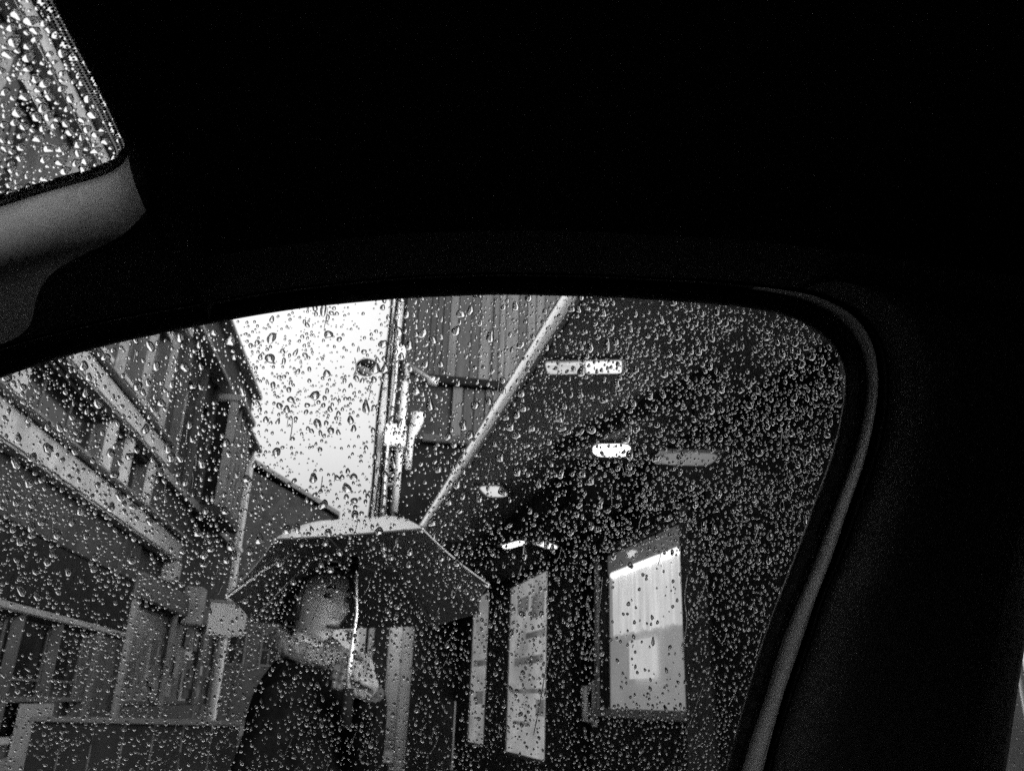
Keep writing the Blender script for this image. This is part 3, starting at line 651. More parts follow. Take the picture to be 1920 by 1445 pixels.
# coat, sleeves and scarf
mix3 = lambda a_, b_, t_: a_ * (1 - t_) + b_ * t_
M_coat = mat('dark_wool_coat', .007, .95, .4, 30, .3, spec=.0)
coat = MB()
cv = [pelvis - Z * .28, pelvis, pelvis + Z * .2, chest, chest + Z * .09, neck - Z * .05, sh(1, .11, .075, 0), sh(1, .175, .035, 0), elL, wrL + (elL - wrL) * .12,
      sh(-1, .11, .075, 0), sh(-1, .175, .035, 0), elR, wrR]
ce = [(0, 1), (1, 2), (2, 3), (3, 4), (4, 5), (4, 6), (6, 7), (7, 8), (8, 9), (4, 10), (10, 11), (11, 12), (12, 13)]
def torso(mb, rings, n=28):
    v, f = [], []
    for c_, w_, d_ in rings:
        for k in range(n):
            a_ = 2 * math.pi * k / n; ca, sa = math.cos(a_), math.sin(a_)
            v.append(c_ + bl_ * w_ * math.copysign(abs(ca) ** .85, ca) + hf * d_ * math.copysign(abs(sa) ** .9, sa))
    for i in range(len(rings) - 1):
        for k in range(n): f.append((i * n + k, i * n + (k + 1) % n, (i + 1) * n + (k + 1) % n, (i + 1) * n + k))
    f.append(tuple(range(n))[::-1]); f.append(tuple((len(rings) - 1) * n + k for k in range(n))); mb.add(v, f)
def limb(mb, pts, rad):
    mb.tube(pts, rad, 16)
    for p, r_ in zip(pts, rad): mb.add(*blob(np.array(p), (hf, bl_, Z), (r_ * .99,) * 3, 14, 8))
cz = lambda dz, fw_=0.0: chest + Z * dz + hf * fw_
torso(coat, [(cz(-.62), .19, .16), (cz(-.50), .178, .148), (cz(-.36), .168, .135), (cz(-.22), .17, .13), (cz(-.08), .17, .125), (cz(.02), .178, .125), (cz(.08), .168, .115), (cz(.12), .15, .10), (mix3(cz(.145), neck, .4), .085, .070)])
limb(coat, [sh(1, .135, .055, 0), mix3(sh(1, .175, .04, 0), elL, .5), elL, mix3(elL, wrL, .5), mix3(elL, wrL, .88)], [.072, .068, .060, .055, .050])
limb(coat, [sh(-1, .135, .055, 0), mix3(sh(-1, .185, .04, 0), elR, .5), elR, mix3(elR, wrR, .5), mix3(elR, wrR, .88)], [.072, .066, .058, .052, .047])
V, Fc = remesh(coat, .010, 4)
link('coat', V, Fc, M_coat, PR, True)
M_fur = mat('pale_knit', .20, .9, .3, 45, .8)
sc_pts = []
for k in range(29):
    a_ = 2 * math.pi * k / 28; 
    sc_pts.append(neck - Z * (.004 + .030 * math.cos(a_)) + hfh * (.085 * math.cos(a_) + .022) + np.cross(Z, hfh) * .080 * math.sin(a_))
o = MB().tube(sc_pts, [.028 + .004 * math.sin(k * 2.1) for k in range(29)], 12, False).build('scarf', M_fur, PR, True)
MB().tube([wrL + (elL - wrL) * .10, wrL + (elL - wrL) * .02, wrL + (hand - wrL) * .2], [.040, .039, .030], 14).build('cuff', mat('cuff_knit', .05, .9, .3, 45, .8), PR, True)
for k, q in enumerate((20, 21)):
    MB().add(*blob(vs[q] * [1, 1, 0] + Z * .045 - hf * .06, (hf, bl_, Z), (.15, .055, .048), 18, 10)).build('shoe', M_dark, PR, True)

# ------------------------------------------------------------------ umbrella
UC = at(668, 990, 2.23)
UM = empty('umbrella', UC - Z * .3, 'open small umbrella with pale wet top and black underside over the person', 'umbrella')
tips = [at(515, 1012, 1.88), at(792, 992, 1.88), at(916, 1096, 2.08), at(900, 1150, 2.40), at(815, 1174, 2.62), at(610, 1180, 2.62), at(470, 1165, 2.40), at(424, 1116, 2.08)]
M_umb_in = mat('umbrella_lining', .035, .8, .3, 20, spec=.2); M_umb_out = mat('umbrella_fabric', .36, .35, .15, 10)
def umb_surface(off):
    v, f = [], []; NR, NS = 8, 8
    for g_ in range(8):
        A_, B_ = tips[g_], tips[(g_ + 1) % 8]
        for i in range(NS):
            w_ = i / NS
            for j in range(1, NR + 1):
                r_ = j / NR
                rim = A_ * (1 - w_) + B_ * w_
                sag = .05 * (w_ * (1 - w_) * 4) * r_ ** 2 * .55
                p = UC * (1 - r_) + rim * r_ + Z * (.028 * (r_ * (1 - r_) * 4))
                p = p + (UC * [1, 1, 0] + Z * p[2] - p) * sag
                v.append(p + Z * off)
    k = len(v); v.append(UC + Z * off)
    n_s = 8 * NS
    for a_ in range(n_s):
        b_ = (a_ + 1) % n_s
        f.append((k, a_ * NR, b_ * NR))
        for j in range(NR - 1): f.append((a_ * NR + j, a_ * NR + j + 1, b_ * NR + j + 1, b_ * NR + j))
    return v, f
def thin_cloth(name, c, tr):
    m = bpy.data.materials.new(name); m.use_nodes = True; nt = m.node_tree; nt.nodes.clear()
    o = nt.nodes.new('ShaderNodeOutputMaterial'); t = nt.nodes.new('ShaderNodeBsdfTranslucent'); d = nt.nodes.new('ShaderNodeBsdfPrincipled'); ad = nt.nodes.new('ShaderNodeAddShader')
    t.inputs[0].default_value = (tr, tr, tr, 1); d.inputs['Base Color'].default_value = (c, c, c, 1); d.inputs['Roughness'].default_value = .4
    nt.links.new(t.outputs[0], ad.inputs[0]); nt.links.new(d.outputs[0], ad.inputs[1]); nt.links.new(ad.outputs[0], o.inputs[0]); return m
M_umb_out = thin_cloth('umbrella_fabric_thin', .3, .30); M_umb_in = thin_cloth('umbrella_lining_thin', .015, .024)
for nm, off, m in (('canopy_fabric', .0035, M_umb_out), ('lining', 0, M_umb_in)):
    v, f = umb_surface(off); MB().add(v, f).build(nm, m, UM, True)
sb = at(653, 1290, 2.21); s_top = UC + Z * .03
hub = UC - Z * .19 + (sb - UC) * .02
MB().tube([UC, UC + Z * .04], [.006, .003], 8).build('ferrule', M_metal, UM, True)
shaft_top = at(669, 1150, 2.225)
MB().tube([UC - Z * .01, UC + (shaft_top - UC) * .5, shaft_top, at(655, 1252, 2.21), sb], [.0035, .0035, .004, .0062, .0062], 10).build('shaft', mat('chrome_shaft', .8, .25, .03, metal=.3), UM, True)
MB().tube([sb, sb - Z * .09], [.014, .016], 10).build('handle', M_dark, UM, True)
hb = UC + (sb - UC) * .24
MB().tube([hb + Z * .02, hb - Z * .02], .011, 10).build('runner', M_dark, UM, True)
for g_, t_ in enumerate(tips):
    pts = [UC - Z * .006] + [UC * (1 - r_) + t_ * r_ + Z * (.028 * (r_ * (1 - r_) * 4) - .006) for r_ in (.25, .5, .75, 1)]
    rb_ = MB().tube(pts, .0026, 6).build('rib', M_pole, UM, True)
    MB().tube([hb, UC * .5 + t_ * .5 + Z * .012], .0018, 6).build('stretcher', M_metal, UM, True)
    MB().add(*blob(t_, (cr, fwd, cu), (.0035, .0035, .0035), 8, 6)).build('rib_tip', M_metal, UM, True)

# ================================================================== the car
phi = R(-8)
cn = np.array([math.sin(phi), math.cos(phi), 0]); cf = np.array([-cn[1], cn[0], 0])     # out through the side window; forward
ti = R(18); NG = cn * math.cos(ti) + Z * math.sin(ti); G0 = CAM + .5 * cn + .25 * Z
E1 = -cf; E2 = np.cross(E1, NG); E2 = E2 * np.sign(E2[2])                                # in-plane axes: rearward, up
def on_plane(px, py, P0, N, k=0.0): d = ray(px, py); return CAM + d * (((P0 - N * k - CAM) @ N) / (d @ N))
def side(px, py, k=0.0): return on_plane(px, py, G0, NG, k)
C0 = CAM + ray(240, 300) * (.37 / (ray(240, 300) @ cn))
wa = cf * math.cos(R(28)) - Z * math.sin(R(28)); NW = np.cross(cn, wa); NW = NW * np.sign(NW[2])
def scr(px, py, k=0.0): return on_plane(px, py, C0, NW, k)
def spline(pts, n, closed=False):
    P = [np.array(p, float) for p in pts]; m_ = len(P); segs = m_ if closed else m_ - 1; out = []
    dist = [np.linalg.norm(P[(i + 1) % m_] - P[i]) for i in range(segs)]; tot = sum(dist)
    for i in range(segs):
        c_ = max(2, int(round(n * dist[i] / tot)))
        a_, b_ = P[i], P[(i + 1) % m_]
        p0 = P[i - 1] if (i > 0 or closed) else a_ * 2 - b_; p3 = P[(i + 2) % m_] if (i + 2 < m_ or closed) else b_ * 2 - a_
        for k_ in range(c_):
            t = k_ / c_; out.append(.5 * ((2 * a_) + (-p0 + b_) * t + (2 * p0 - 5 * a_ + 4 * b_ - p3) * t * t + (-p0 + 3 * a_ - 3 * b_ + p3) * t ** 3))
    if not closed: out.append(P[-1])
    return np.array(out)
# outline of the side glass opening and the rings round it (each traced at its own depth)
edge = spline([(-520, 905), (-250, 800), (0, 709), (100, 676), (200, 648), (300, 626), (400, 606), (500, 588), (600, 574), (740, 561), (860, 555), (950, 553), (1090, 556), (1200, 561), (1330, 570),
               (1420, 580), (1490, 598), (1545, 632), (1575, 672), (1584, 712), (1578, 770), (1560, 850), (1520, 960), (1487, 1050), (1463, 1110), (1430, 1200), (1400, 1300), (1375, 1390), (1362, 1445), (1335, 1560), (1290, 1760), (1230, 2050)], 190)
lip = spline([(-540, 850), (-260, 745), (0, 660), (100, 632), (200, 607), (300, 588), (400, 571), (500, 554), (600, 541), (740, 527), (860, 521), (950, 519), (1090, 521), (1200, 526), (1330, 534),
              (1440, 548), (1520, 568), (1575, 600), (1612, 650), (1625, 712), (1618, 780), (1597, 860), (1560, 960), (1525, 1055), (1500, 1115), (1463, 1210), (1436, 1300), (1406, 1390), (1390, 1445), (1362, 1560), (1318, 1760), (1260, 2050)], 190)
trim = spline([(-545, 846), (-264, 741), (-3, 656), (98, 628), (198, 603), (298, 584), (399, 567), (500, 550), (600, 537), (740, 523), (860, 517), (950, 515), (1090, 517), (1200, 522), (1330, 529),
               (1445, 541), (1530, 556), (1600, 592), (1636, 645), (1647, 712), (1640, 780), (1622, 860), (1588, 960), (1556, 1055), (1534, 1110), (1500, 1210), (1466, 1310), (1444, 1390), (1430, 1445), (1402, 1560), (1358, 1760), (1300, 2050)], 190)
seam = spline([(-550, 842), (-268, 737), (-6, 652), (96, 624), (196, 599), (296, 580), (398, 563), (500, 546), (600, 533), (740, 519), (860, 513), (950, 511), (1090, 513), (1200, 518), (1335, 524),
               (1450, 535), (1540, 549), (1617, 590), (1655, 640), (1668, 712), (1662, 790), (1643, 870), (1608, 970), (1575, 1060), (1552, 1110), (1520, 1210), (1486, 1310), (1461, 1390), (1448, 1445), (1420, 1560), (1376, 1760), (1318, 2050)], 190)
nE = min(len(edge), len(lip), len(trim), len(seam))
def resample(P, n):
    d = np.concatenate([[0], np.cumsum(np.linalg.norm(np.diff(P, axis=0), axis=1))]); t = np.linspace(0, d[-1], n)
    return np.stack([np.interp(t, d, P[:, k]) for k in range(P.shape[1])], 1)
NN = 190
def sync(P):                                     # same number of points, matched by segment so that the rings stay parallel
    return resample(P, NN)
edge, lip, trim, seam = map(sync, (edge, lip, trim, seam))
def loft(rings): # rings: list of (N,3)
    v = [p for r_ in rings for p in r_]; n = len(rings[0]); f = []
    for i in range(len(rings) - 1):
        for k in range(n - 1): f.append((i * n + k, i * n + k + 1, (i + 1) * n + k + 1, (i + 1) * n + k))
    return v, f
CAR = empty('car', CAM * [1, 1, 0], 'dark interior of the parked car with its rain covered windows', 'car')
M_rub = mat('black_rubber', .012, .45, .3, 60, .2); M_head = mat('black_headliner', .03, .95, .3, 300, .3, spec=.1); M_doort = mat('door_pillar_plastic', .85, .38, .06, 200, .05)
M_trim = mat('grey_pillar_trim', .5, .6, .06, 200, .05); M_bt = mat('soft_black_trim', .10, .85, .15, 150, .1)
S = lambda P, k: np.array([side(p[0], p[1], k) for p in P])
mix = lambda A_, B_, t_: A_ * (1 - t_) + B_ * t_
# rubber channel: starts behind the glass, rolls over a small bead
r_in = [S(edge, -.012), S(edge, -.002), S(edge, .004), S(mix(edge, lip, .10), .007), S(mix(edge, lip, .3), .0085), S(mix(edge, lip, .6), .011), S(mix(edge, lip, .9), .012), S(lip, .010)]
MB().add(*loft(r_in)).build('window_seal', M_rub, CAR, True)
kcut = int(NN * .0); tA = .0
ktr = next(i for i in range(NN) if lip[i][0] > 1400 and i > 60)
r_tr = [S(lip, .009), S(mix(lip, trim, .12), .012), S(mix(lip, trim, .5), .019), S(mix(lip, trim, .85), .027), S(trim, .028)]
MB().add(*loft([r_[:ktr + 1] for r_ in r_tr])).build('upper_door_trim', M_rub, CAR, True)
MB().add(*loft([r_[ktr:] for r_ in r_tr])).build('pillar_door_trim', M_doort, CAR, True)
r_sm = [S(trim, .0285), S(mix(trim, seam, .1), .022), S(mix(trim, seam, .5), .021), S(mix(trim, seam, .9), .022), S(seam, .028)]
MB().add(*loft(r_sm)).build('door_seal', M_rub, CAR, True)
# outer skins keep daylight out behind the seals
r_bk = [S(edge, -.012), S(seam, -.012), S(seam, .028)]
MB().add(*loft(r_bk)).build('door_frame_back', M_dark, CAR)

D3 = S(seam, .029)
ku = next(i for i in range(NN) if seam[i][0] > 390)          # where the windscreen corner meets the roof rail
kc = next(i for i in range(NN) if seam[i][0] > 1500)         # start of the rear corner
# windscreen opening
wl_low = spline([(-520, 545), (-350, 490), (-200, 442), (-100, 414), (0, 386), (80, 361), (150, 341), (190, 329), (215, 317), (232, 303), (240, 289)], 60)
wl_top = spline([(240, 289), (238, 272), (228, 250), (205, 200), (170, 130), (125, 45), (97, -10), (40, -125), (-40, -300), (-160, -560)], 60)
Wl = np.array([scr(*p) for p in wl_low]); Wt = np.array([scr(*p) for p in wl_top])
# A pillar: windscreen edge -> reveal -> crest -> door seam
def blend(A_, B_, prof, direction):
    A_ = resample(A_, 60); B_ = resample(B_, 60)
    return [mix(A_, B_, t_) + direction * h_ for t_, h_ in prof]
inw = -unit(NG * .7 + NW * .5)
PA = [(0, 0), (.04, .016), (.10, .029), (.18, .038), (.26, .043), (.34, .043), (.44, .037), (.56, .027), (.70, .016), (.85, .007), (1, 0)]
pa = blend(Wl, D3[:ku + 1], PA, inw)
# pale cover ends along a soft crest, shade below it coloured in black
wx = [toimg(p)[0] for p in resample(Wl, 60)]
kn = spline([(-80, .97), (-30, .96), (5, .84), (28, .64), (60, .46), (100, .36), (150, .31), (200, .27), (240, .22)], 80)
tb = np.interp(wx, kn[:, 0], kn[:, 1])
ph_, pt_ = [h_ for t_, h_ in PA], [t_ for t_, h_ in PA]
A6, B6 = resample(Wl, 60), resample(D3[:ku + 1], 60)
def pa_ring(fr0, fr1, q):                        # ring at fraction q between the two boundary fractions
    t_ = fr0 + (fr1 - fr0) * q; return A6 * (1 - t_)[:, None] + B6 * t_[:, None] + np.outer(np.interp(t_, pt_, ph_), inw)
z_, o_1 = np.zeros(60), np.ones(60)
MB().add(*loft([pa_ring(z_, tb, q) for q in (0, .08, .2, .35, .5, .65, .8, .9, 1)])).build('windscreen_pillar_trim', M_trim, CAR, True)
MB().add(*loft([pa_ring(tb, o_1, q) for q in (0, .05, .2, .4, .6, .8, 1)])).build('pillar_shade_trim', M_head, CAR, True)
# roof lining: sweep from the rail up and inwards
prof = [(0, 0), (.002, .015), (.010, .035), (.026, .065), (.042, .11), (.055, .18), (.064, .30), (.068, .5), (.066, .8), (.045, 1.05), (-.02, 1.25)]
railx = np.concatenate([D3[ku:kc], np.array([side(p[0], p[1], .029) for p in ((1560, 548), (1700, 566), (1860, 590), (2010, 622), (2400, 720), (2900, 900))])])
railx = resample(railx, 90)
rows = [railx + Z * a_ - cn * b_ for a_, b_ in prof]
lin = [np.concatenate([[r_[0] + cf * .03 + Z * .006], r_]) for r_ in rows]
MB().add(*loft(lin[:3])).build('rail_glow_strip', mat('rail_glow_cloth', .13, .9, .12, 200, .1, spec=.1), CAR, True)  # lowest lining rows coloured paler as glow above the window
MB().add(*loft(lin[2:])).build('headliner', M_head, CAR, True)
# front strip of the lining between windscreen edge and roof
c_roof = np.array([rows[i][0] for i in range(len(prof))]); c_roof = resample(c_roof, 60)
tp = np.concatenate([resample(np.array([pa[i][-1] for i in range(len(pa))][::-1]), 14)[:-1], resample(Wt, 34)])
ext = Wt[-1] + (Wt[-1] - Wt[-2]) / np.linalg.norm(Wt[-1] - Wt[-2]) * .8
tp = np.concatenate([tp, [ext]]); tp = resample(tp, 60)
fp = blend(tp, c_roof, [(0, 0), (.08, .006), (.25, .012), (.5, .012), (.8, .004), (1, 0)], -Z)
MB().add(*loft(fp)).build('header_lining', M_head, CAR, True)
MB().add(*loft([Wt + Z * .006 + cf * -.002, Wt - cf * .03 + Z * .02, resample(c_roof, len(Wt)) + Z * .03 + cf * .0, resample(c_roof, len(Wt)) + Z * .03 - cf * .06])).build('header_core', M_dark, CAR)
MB().add(*loft([A6 + NW * .006, B6 + cn * .02])).build('pillar_core', M_dark, CAR)
# B pillar and rear door window
rear_l = spline([(1560, 548), (1700, 566), (1860, 590), (2000, 618), (2020, 680), (1995, 820), (1958, 1010), (1917, 1240), (1886, 1445), (1850, 1650), (1790, 2050)], 60)
R3 = np.array([side(p[0], p[1], .029 if p[1] < 640 else .02) for p in rear_l])
pb2 = blend(D3[kc:], R3, [(0, 0), (.02, .011), (.05, .021), (.09, .029), (.13, .033), (.25, .035), (.45, .034), (.7, .030), (.9, .016), (1, 0)], -NG)
MB().add(*loft(pb2)).build('door_pillar_trim', M_bt, CAR, True)
# glass panes: thin slabs
def slab(P3, N, th): 
    n = len(P3); v = [p for p in P3] + [p + N * th for p in P3]
    return v, [tuple(range(n)), tuple(range(2 * n - 1, n - 1, -1))] + [(i, (i + 1) % n, n + (i + 1) % n, n + i) for i in range(n)]
gl = np.array([side(p[0], p[1], 0.0) for p in list(mix(edge, lip, .12)[::3]) + [(1000, 2150), (300, 2150), (-500, 1500)]])
MB().add(*slab(gl, NG, .004)).build('side_glass', GLASS, CAR)
ws = np.array([scr(*p) for p in list(wl_low[::4] + [4, 3]) + list(wl_top[1::4] + [4, 0])] + [Wt[-1] + (Wt[-1] - Wt[-2]) * 40, C0 - cn * .9 + wa * .5, C0 - cn * .5 + wa * .7, Wl[0] + wa * .3])
MB().add(*slab(ws, NW, .004)).build('windscreen_glass', GLASS, CAR)
rg = np.array([side(*p, 0.0) for p in ((1975, 700), (1950, 900), (1917 - 8, 1240), (1880, 1445), (1780, 2050), (2500, 2050), (2700, 1300), (2500, 800))])
MB().add(*slab(rg, NG, .004)).build('rear_door_glass', GLASS, CAR)
# frit dots round the windscreen edge
v, f = [], []
full = np.concatenate([Wl[20:], Wt[1:45]])
cen = scr(0, 150) 
pth = resample(full, 340)
for rowi, (off, rr) in enumerate(((.0003, .00095), (.0022, .00085), (.0041, .0007), (.0058, .0005))):
    stp = 2
    for k in range(1 + (rowi % 2), 338, stp):
        t_ = unit(pth[k + 1] - pth[k - 1]); o_ = unit(np.cross(NW, t_)); o_ = o_ if o_ @ (cen - pth[k]) > 0 else -o_
        c_ = pth[k] + o_ * off - NW * .0004
        b0 = len(v); v += [c_ + rr * (t_ * math.cos(a_) + o_ * math.sin(a_)) for a_ in np.linspace(0, 2 * math.pi, 8)[:-1]]; f.append(tuple(range(b0, b0 + 7)))
fo = MB().add(v, f).build('frit_dots', M_rub, CAR); fo['kind'] = 'stuff'
# cabin shell: floor, far side, rear, dashboard, lower door, outer roof
def cb(name, a0_, a1_, b0_, b1_, z0_, z1_, m=M_dark):   # a: forward, b: outwards, z relative to the eye
    P = lambda a_, b_, z_: CAM + cf * a_ + cn * b_ + Z * z_
    return MB().hexa([P(a0_, b0_, z0_), P(a1_, b0_, z0_), P(a1_, b1_, z0_), P(a0_, b1_, z0_), P(a0_, b0_, z1_), P(a1_, b0_, z1_), P(a1_, b1_, z1_), P(a0_, b1_, z1_)]).build(name, m, CAR)
cb('floor_pan', -1.9, 1.0, -1.0, .72, -.98, -.9)
cb('far_side_panel', -1.9, 1.0, -1.06, -.80, -.9, -.20)
cb('far_side_rail', -1.9, .25, -1.06, -.76, .17, .42)
cb('far_blocking_panel', -1.9, .12, -1.06, -.80, -.199, .169)  # unseen panel added to keep far side light off the pillar
cb('far_side_glass', .12, .55, -.86, -.856, -.199, .169, GLASS)
cb('rear_panel', -1.95, -1.5, -1.0, .75, -.9, .45)
cb('lower_door_panel', -1.9, 1.0, .60, .70, -.9, -.27)
cb('dashboard', .75, 1.05, -1.0, .62, -.9, -.10)
cb('roof_skin', -1.9, .10, -1.05, .42, .36, .40, M_mid)
cb('roof_rail_skin', -1.9, .10, .40, .46, .315, .38, M_mid)
cb('rear_quarter_panel', -1.9, -1.05, .5, .66, -.9, .42)

# ================================================================== rain
def drops(name, P0, N, ax, ay, sampler, n, label, k0):
    """n drops on a plane; ax, ay in-plane axes (ay points up); sampler(rng) -> (u, v, r, elong, tilt) or None"""
    cell = .0016; grid = {}; V = []; Fq = []; base = 0
    seg_s = {8: None, 14: None}
    def tmpl(ns, nr, ca):
        # spherical cap of unit base radius with contact angle ca, plus flat back
        Rr = 1 / math.sin(ca); h0 = Rr * math.cos(ca); pts = []
        for j in range(nr):
            rho = math.sin(math.pi / 2 * (1 - j / nr)) if j else 1.0
            hh = math.sqrt(max(0, Rr * Rr - rho * rho)) - h0
            for i in range(ns): pts.append((rho * math.cos(2 * math.pi * i / ns), rho * math.sin(2 * math.pi * i / ns), hh))
        pts.append((0, 0, Rr - h0)); fs = []
        for j in range(nr - 1):
            for i in range(ns): fs.append((j * ns + i, j * ns + (i + 1) % ns, (j + 1) * ns + (i + 1) % ns, (j + 1) * ns + i))
        for i in range(ns): fs.append(((nr - 1) * ns + i, (nr - 1) * ns + (i + 1) % ns, nr * ns))
        # flat back with its own ring so that shading stays sharp there
        b0 = len(pts)
        for i in range(ns): pts.append((math.cos(2 * math.pi * i / ns), math.sin(2 * math.pi * i / ns), 0))
        fs.append(tuple(b0 + i for i in range(ns))[::-1]); return np.array(pts), fs
    T = {(ns, q): tmpl(ns, nr, R(ca)) for ns, nr in ((10, 4), (18, 6)) for q, ca in enumerate((64, 74, 84))}
    made = 0; tries = 0
    while made < n and tries < n * 12:
        tries += 1; s_ = sampler(tries / (n * 12), made / n)
        if s_ is None: continue
        u, v_, r_, el, tl = s_; big = max(r_ * el, r_)
        gx, gy = int(u // cell), int(v_ // cell); ok = True; m_ = int((big + .0035) // cell) + 1
        for i in range(gx - m_, gx + m_ + 1):
            for j in range(gy - m_, gy + m_ + 1):
                for (a_, b_, c_) in grid.get((i, j), ()):
                    if (a_ - u) ** 2 + (b_ - v_) ** 2 < (c_ + big) ** 2 * .72: ok = False; break
                if not ok: break
            if not ok: break
        if not ok: continue
        grid.setdefault((gx, gy), []).append((u, v_, big)); made += 1
        t_, fs = T[(18 if r_ > .0011 else 10, random.choice((0, 1, 2)))]
        X, Y, H = t_[:, 0].copy(), t_[:, 1].copy(), t_[:, 2].copy()
        ph = np.arctan2(Y, X); irr = 1 + (.20 if r_ > .0014 else .10) * math.sin(made * 1.3) * np.sin(2 * ph + made) + .07 * np.sin(3 * ph + made * 2.1) + (.04 * np.sin(5 * ph + made * .7) if r_ > .0011 else 0)
        X, Y = X * irr, Y * irr
        X = X * (1 - .16 * Y)                     # a little heavier below
        hs = 1.0 if r_ < .0011 else .9
        X, Y, H = X * r_, Y * r_ * el, H * r_ * hs * (1 - .18 * Y)
        c_, s2 = math.cos(tl), math.sin(tl); X, Y = X * c_ - Y * s2, X * s2 + Y * c_
        P = P0 + np.outer(u + X, ax) + np.outer(v_ + Y, ay) + np.outer(H + .0002, N)
        V.append(P); Fq += [tuple(i + base for i in q_) for q_ in fs]; base += len(t_)
    V = np.concatenate(V)
    me = bpy.data.meshes.new(name); me.from_pydata(V.tolist(), [], Fq); me.update(); me.materials.append(WATER)
    sm = np.array([len(q_) < 6 for q_ in Fq]); me.polygons.foreach_set('use_smooth', sm)
    o = bpy.data.objects.new(name, me); col.objects.link(o)
    tag(o, label, 'raindrops', kind='stuff'); return o

# back-projection used only to know which part of the pane a drop sits in (sizes differ over the pane)
from bisect import bisect
poly = [tuple(p) for p in mix(edge, lip, .05)] + [(1150, 1560), (-150, 1560), (-150, 700)]
pl = np.array(poly)
def inside(x, y):
    x0, y0 = pl[:, 0], pl[:, 1]; x1, y1 = np.roll(x0, -1), np.roll(y0, -1)
    c_ = ((y0 > y) != (y1 > y)) & (x < (x1 - x0) * (y - y0) / (y1 - y0 + 1e-12) + x0); return bool(c_.sum() % 2)
ay_s = unit(Z - NG * (Z @ NG)); ax_s = np.cross(ay_s, NG)
Q0 = G0 + NG * .004
def samp_side(tt, md):
    px, py = random.uniform(-60, 1600), random.uniform(545, 1470)
    if not inside(px, py): return None
    # regional character
    right = max(0, min(1, (px - 950) / 350)) ; low = max(0, min(1, (py - 950) / 300)); left = max(0, min(1, (520 - px) / 300))
    dens = .62 + .5 * right
    if 400 < px < 740 and py < 1000: dens = .50
    if 1130 < px < 1290 and 1040 < py < 1320: dens = .10
    if px < 430 and py > 1130: dens = .45
    if ((px - 602) / 52) ** 2 + ((py - 1135) / 66) ** 2 < 1: dens = .16
    dens *= .75 + 1.1 * max(-.5, min(.6, mnoise.noise(Vector((px / 90, py / 90, 3.1))))) 
    if random.random() > dens: return None
    d = ray(px, py); P = CAM + d * (((Q0 - CAM) @ NG) / (d @ NG)); w = P - Q0; u, v_ = w @ ax_s, w @ ay_s
    q = random.random()
    if md < .045: r_ = random.uniform(.0018, .0031) * (1 - .35 * low - .2 * right)
    elif md < .20: r_ = random.uniform(.0010, .0017) * (1 - .2 * low)
    elif md < .55: r_ = random.uniform(.0007, .0011)
    else: r_ = random.uniform(.00032, .00062)
    r_ *= 1 - .16 * low
    if right > .4: r_ *= 1.45 if r_ < .0005 else 1.18
    el = random.uniform(1.0, 1.3) + low * random.uniform(.0, .7) * (1 if r_ < .0013 else .4)
    tl = -low * R(random.gauss(20, 9)); 
    if left > 0 and low > 0: tl = -R(random.gauss(20 + 40 * left, 10)) * low
    tl += R(random.gauss(0, 8))
    if random.random() < .02: el *= 1.8
    return u, v_, r_, el, tl
ds = drops('raindrops', Q0, NG, ax_s, ay_s, samp_side, 13500, 'thousands of clear raindrops standing on the front side window', 0)

ay_w = -unit(wa); ax_w = np.cross(ay_w, NW); QW = C0 + NW * .004
wp = np.concatenate([wl_low[18:], wl_top[1:44], [(-60, -200), (-160, 440)]])
def inside_w(x, y):
    x0, y0 = wp[:, 0], wp[:, 1]; x1, y1 = np.roll(x0, -1), np.roll(y0, -1)
    c_ = ((y0 > y) != (y1 > y)) & (x < (x1 - x0) * (y - y0) / (y1 - y0 + 1e-12) + x0); return bool(c_.sum() % 2)
def samp_w(tt, md):
    px, py = random.uniform(-40, 250), random.uniform(-40, 400)
    if not inside_w(px, py): return None
    d = ray(px, py); P = CAM + d * (((QW - CAM) @ NW) / (d @ NW)); w = P - QW
    if md < .3: r_ = random.uniform(.0016, .0027)
    elif md < .55: r_ = random.uniform(.0009, .0015)
    else: r_ = random.uniform(.0004, .0008)
    return w @ ax_w, w @ ay_w, r_, random.uniform(1, 1.35), R(random.gauss(0, 25))
drops('raindrops', QW, NW, ax_w, ay_w, samp_w, 430, 'big raindrops crowding the windscreen corner at upper left', 0)
def samp_r(tt, md):
    px, py = random.uniform(1870, 1960), random.uniform(1180, 1470)
    d = ray(px, py); P = CAM + d * (((Q0 - CAM) @ NG) / (d @ NG)); w = P - Q0
    r_ = random.uniform(.0028, .0036) if md < .06 else random.uniform(.0006, .0011)
    return w @ ax_s, w @ ay_s, r_, random.uniform(1, 1.5), R(random.gauss(-10, 12))
drops('raindrops', Q0, NG, ax_s, ay_s, samp_r, 110, 'raindrops on the sliver of rear window at lower right', 0)
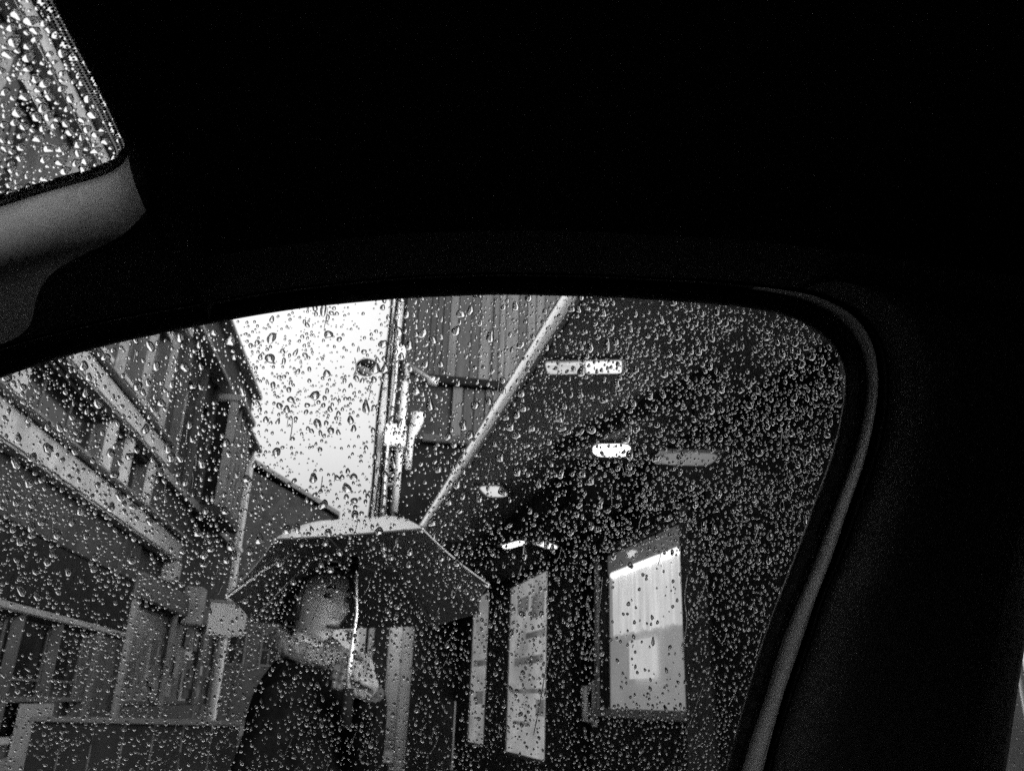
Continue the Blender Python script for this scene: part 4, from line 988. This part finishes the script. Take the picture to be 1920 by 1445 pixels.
# rivulets: thin wandering threads of water
def rivulet(pts, r_):
    pts = spline([np.array(p, float) for p in pts], 40); v, f = [], []; n = 7
    P3 = [CAM + ray(*p) * (((Q0 - CAM) @ NG) / (ray(*p) @ NG)) for p in pts]
    for i, p in enumerate(P3):
        t_ = unit(P3[min(i + 1, len(P3) - 1)] - P3[max(i - 1, 0)]); o_ = np.cross(NG, t_); w_ = r_ * (.7 + .5 * math.sin(i * .8) ** 2) * min(1, .3 + i / 4, .3 + (len(P3) - 1 - i) / 4)
        for k in range(n): a_ = math.pi * k / (n - 1); v.append(p + o_ * w_ * math.cos(a_) + NG * (w_ * .8 * math.sin(a_) + .0002))
    for i in range(len(P3) - 1):
        for k in range(n): f.append((i * n + k, i * n + (k + 1) % n, (i + 1) * n + (k + 1) % n, (i + 1) * n + k))
    f.append(tuple(range(n))); f.append(tuple((len(P3) - 1) * n + k for k in range(n)))
    return v, f
riv = [((1320, 1283), (1310, 1310), (1298, 1345), (1284, 1372)), ((1035, 1210), (1022, 1262), (1014, 1310), (1000, 1380)),  ((1290, 1075), (1284, 1120), (1288, 1170), (1276, 1220)),
       ((1240, 1035), (1234, 1060)), ((1130, 1080), (1125, 1130), (1120, 1165)), ((1286, 1180), (1280, 1225)), ((1430, 1180), (1415, 1235)), ((665, 670), (668, 690), (662, 705)), ((1100, 1120), (1106, 1150), (1103, 1165))]
mb = MB()
for k, q in enumerate(riv): v, f = rivulet(q, .00028 + .00012 * (k % 3)); mb.add(v, f)
for k in range(70):
    x_, y_ = random.uniform(60, 1540), random.uniform(580, 1420)
    if 1120 < x_ < 1300 and y_ > 1030: continue
    if not inside(x_, y_) or not inside(x_ + 20, y_ - 30): continue
    ln_ = random.uniform(14, 46); sl = random.uniform(.0, .25) + (.25 if y_ > 1000 else 0)
    q = [(x_ + sl * ln_, y_ - ln_), (x_ + sl * ln_ * .55 + random.uniform(-2, 2), y_ - ln_ * .5), (x_, y_)]
    v, f = rivulet(q, random.uniform(.00022, .00042)); mb.add(v, f)
tag(mb.build('water_streaks', WATER, None, True), 'thin trickles of rainwater running down the side window over the lit door', 'water streaks', kind='stuff')
print('tris', sum(len(o.data.polygons) for o in bpy.data.objects if o.type == 'MESH'))
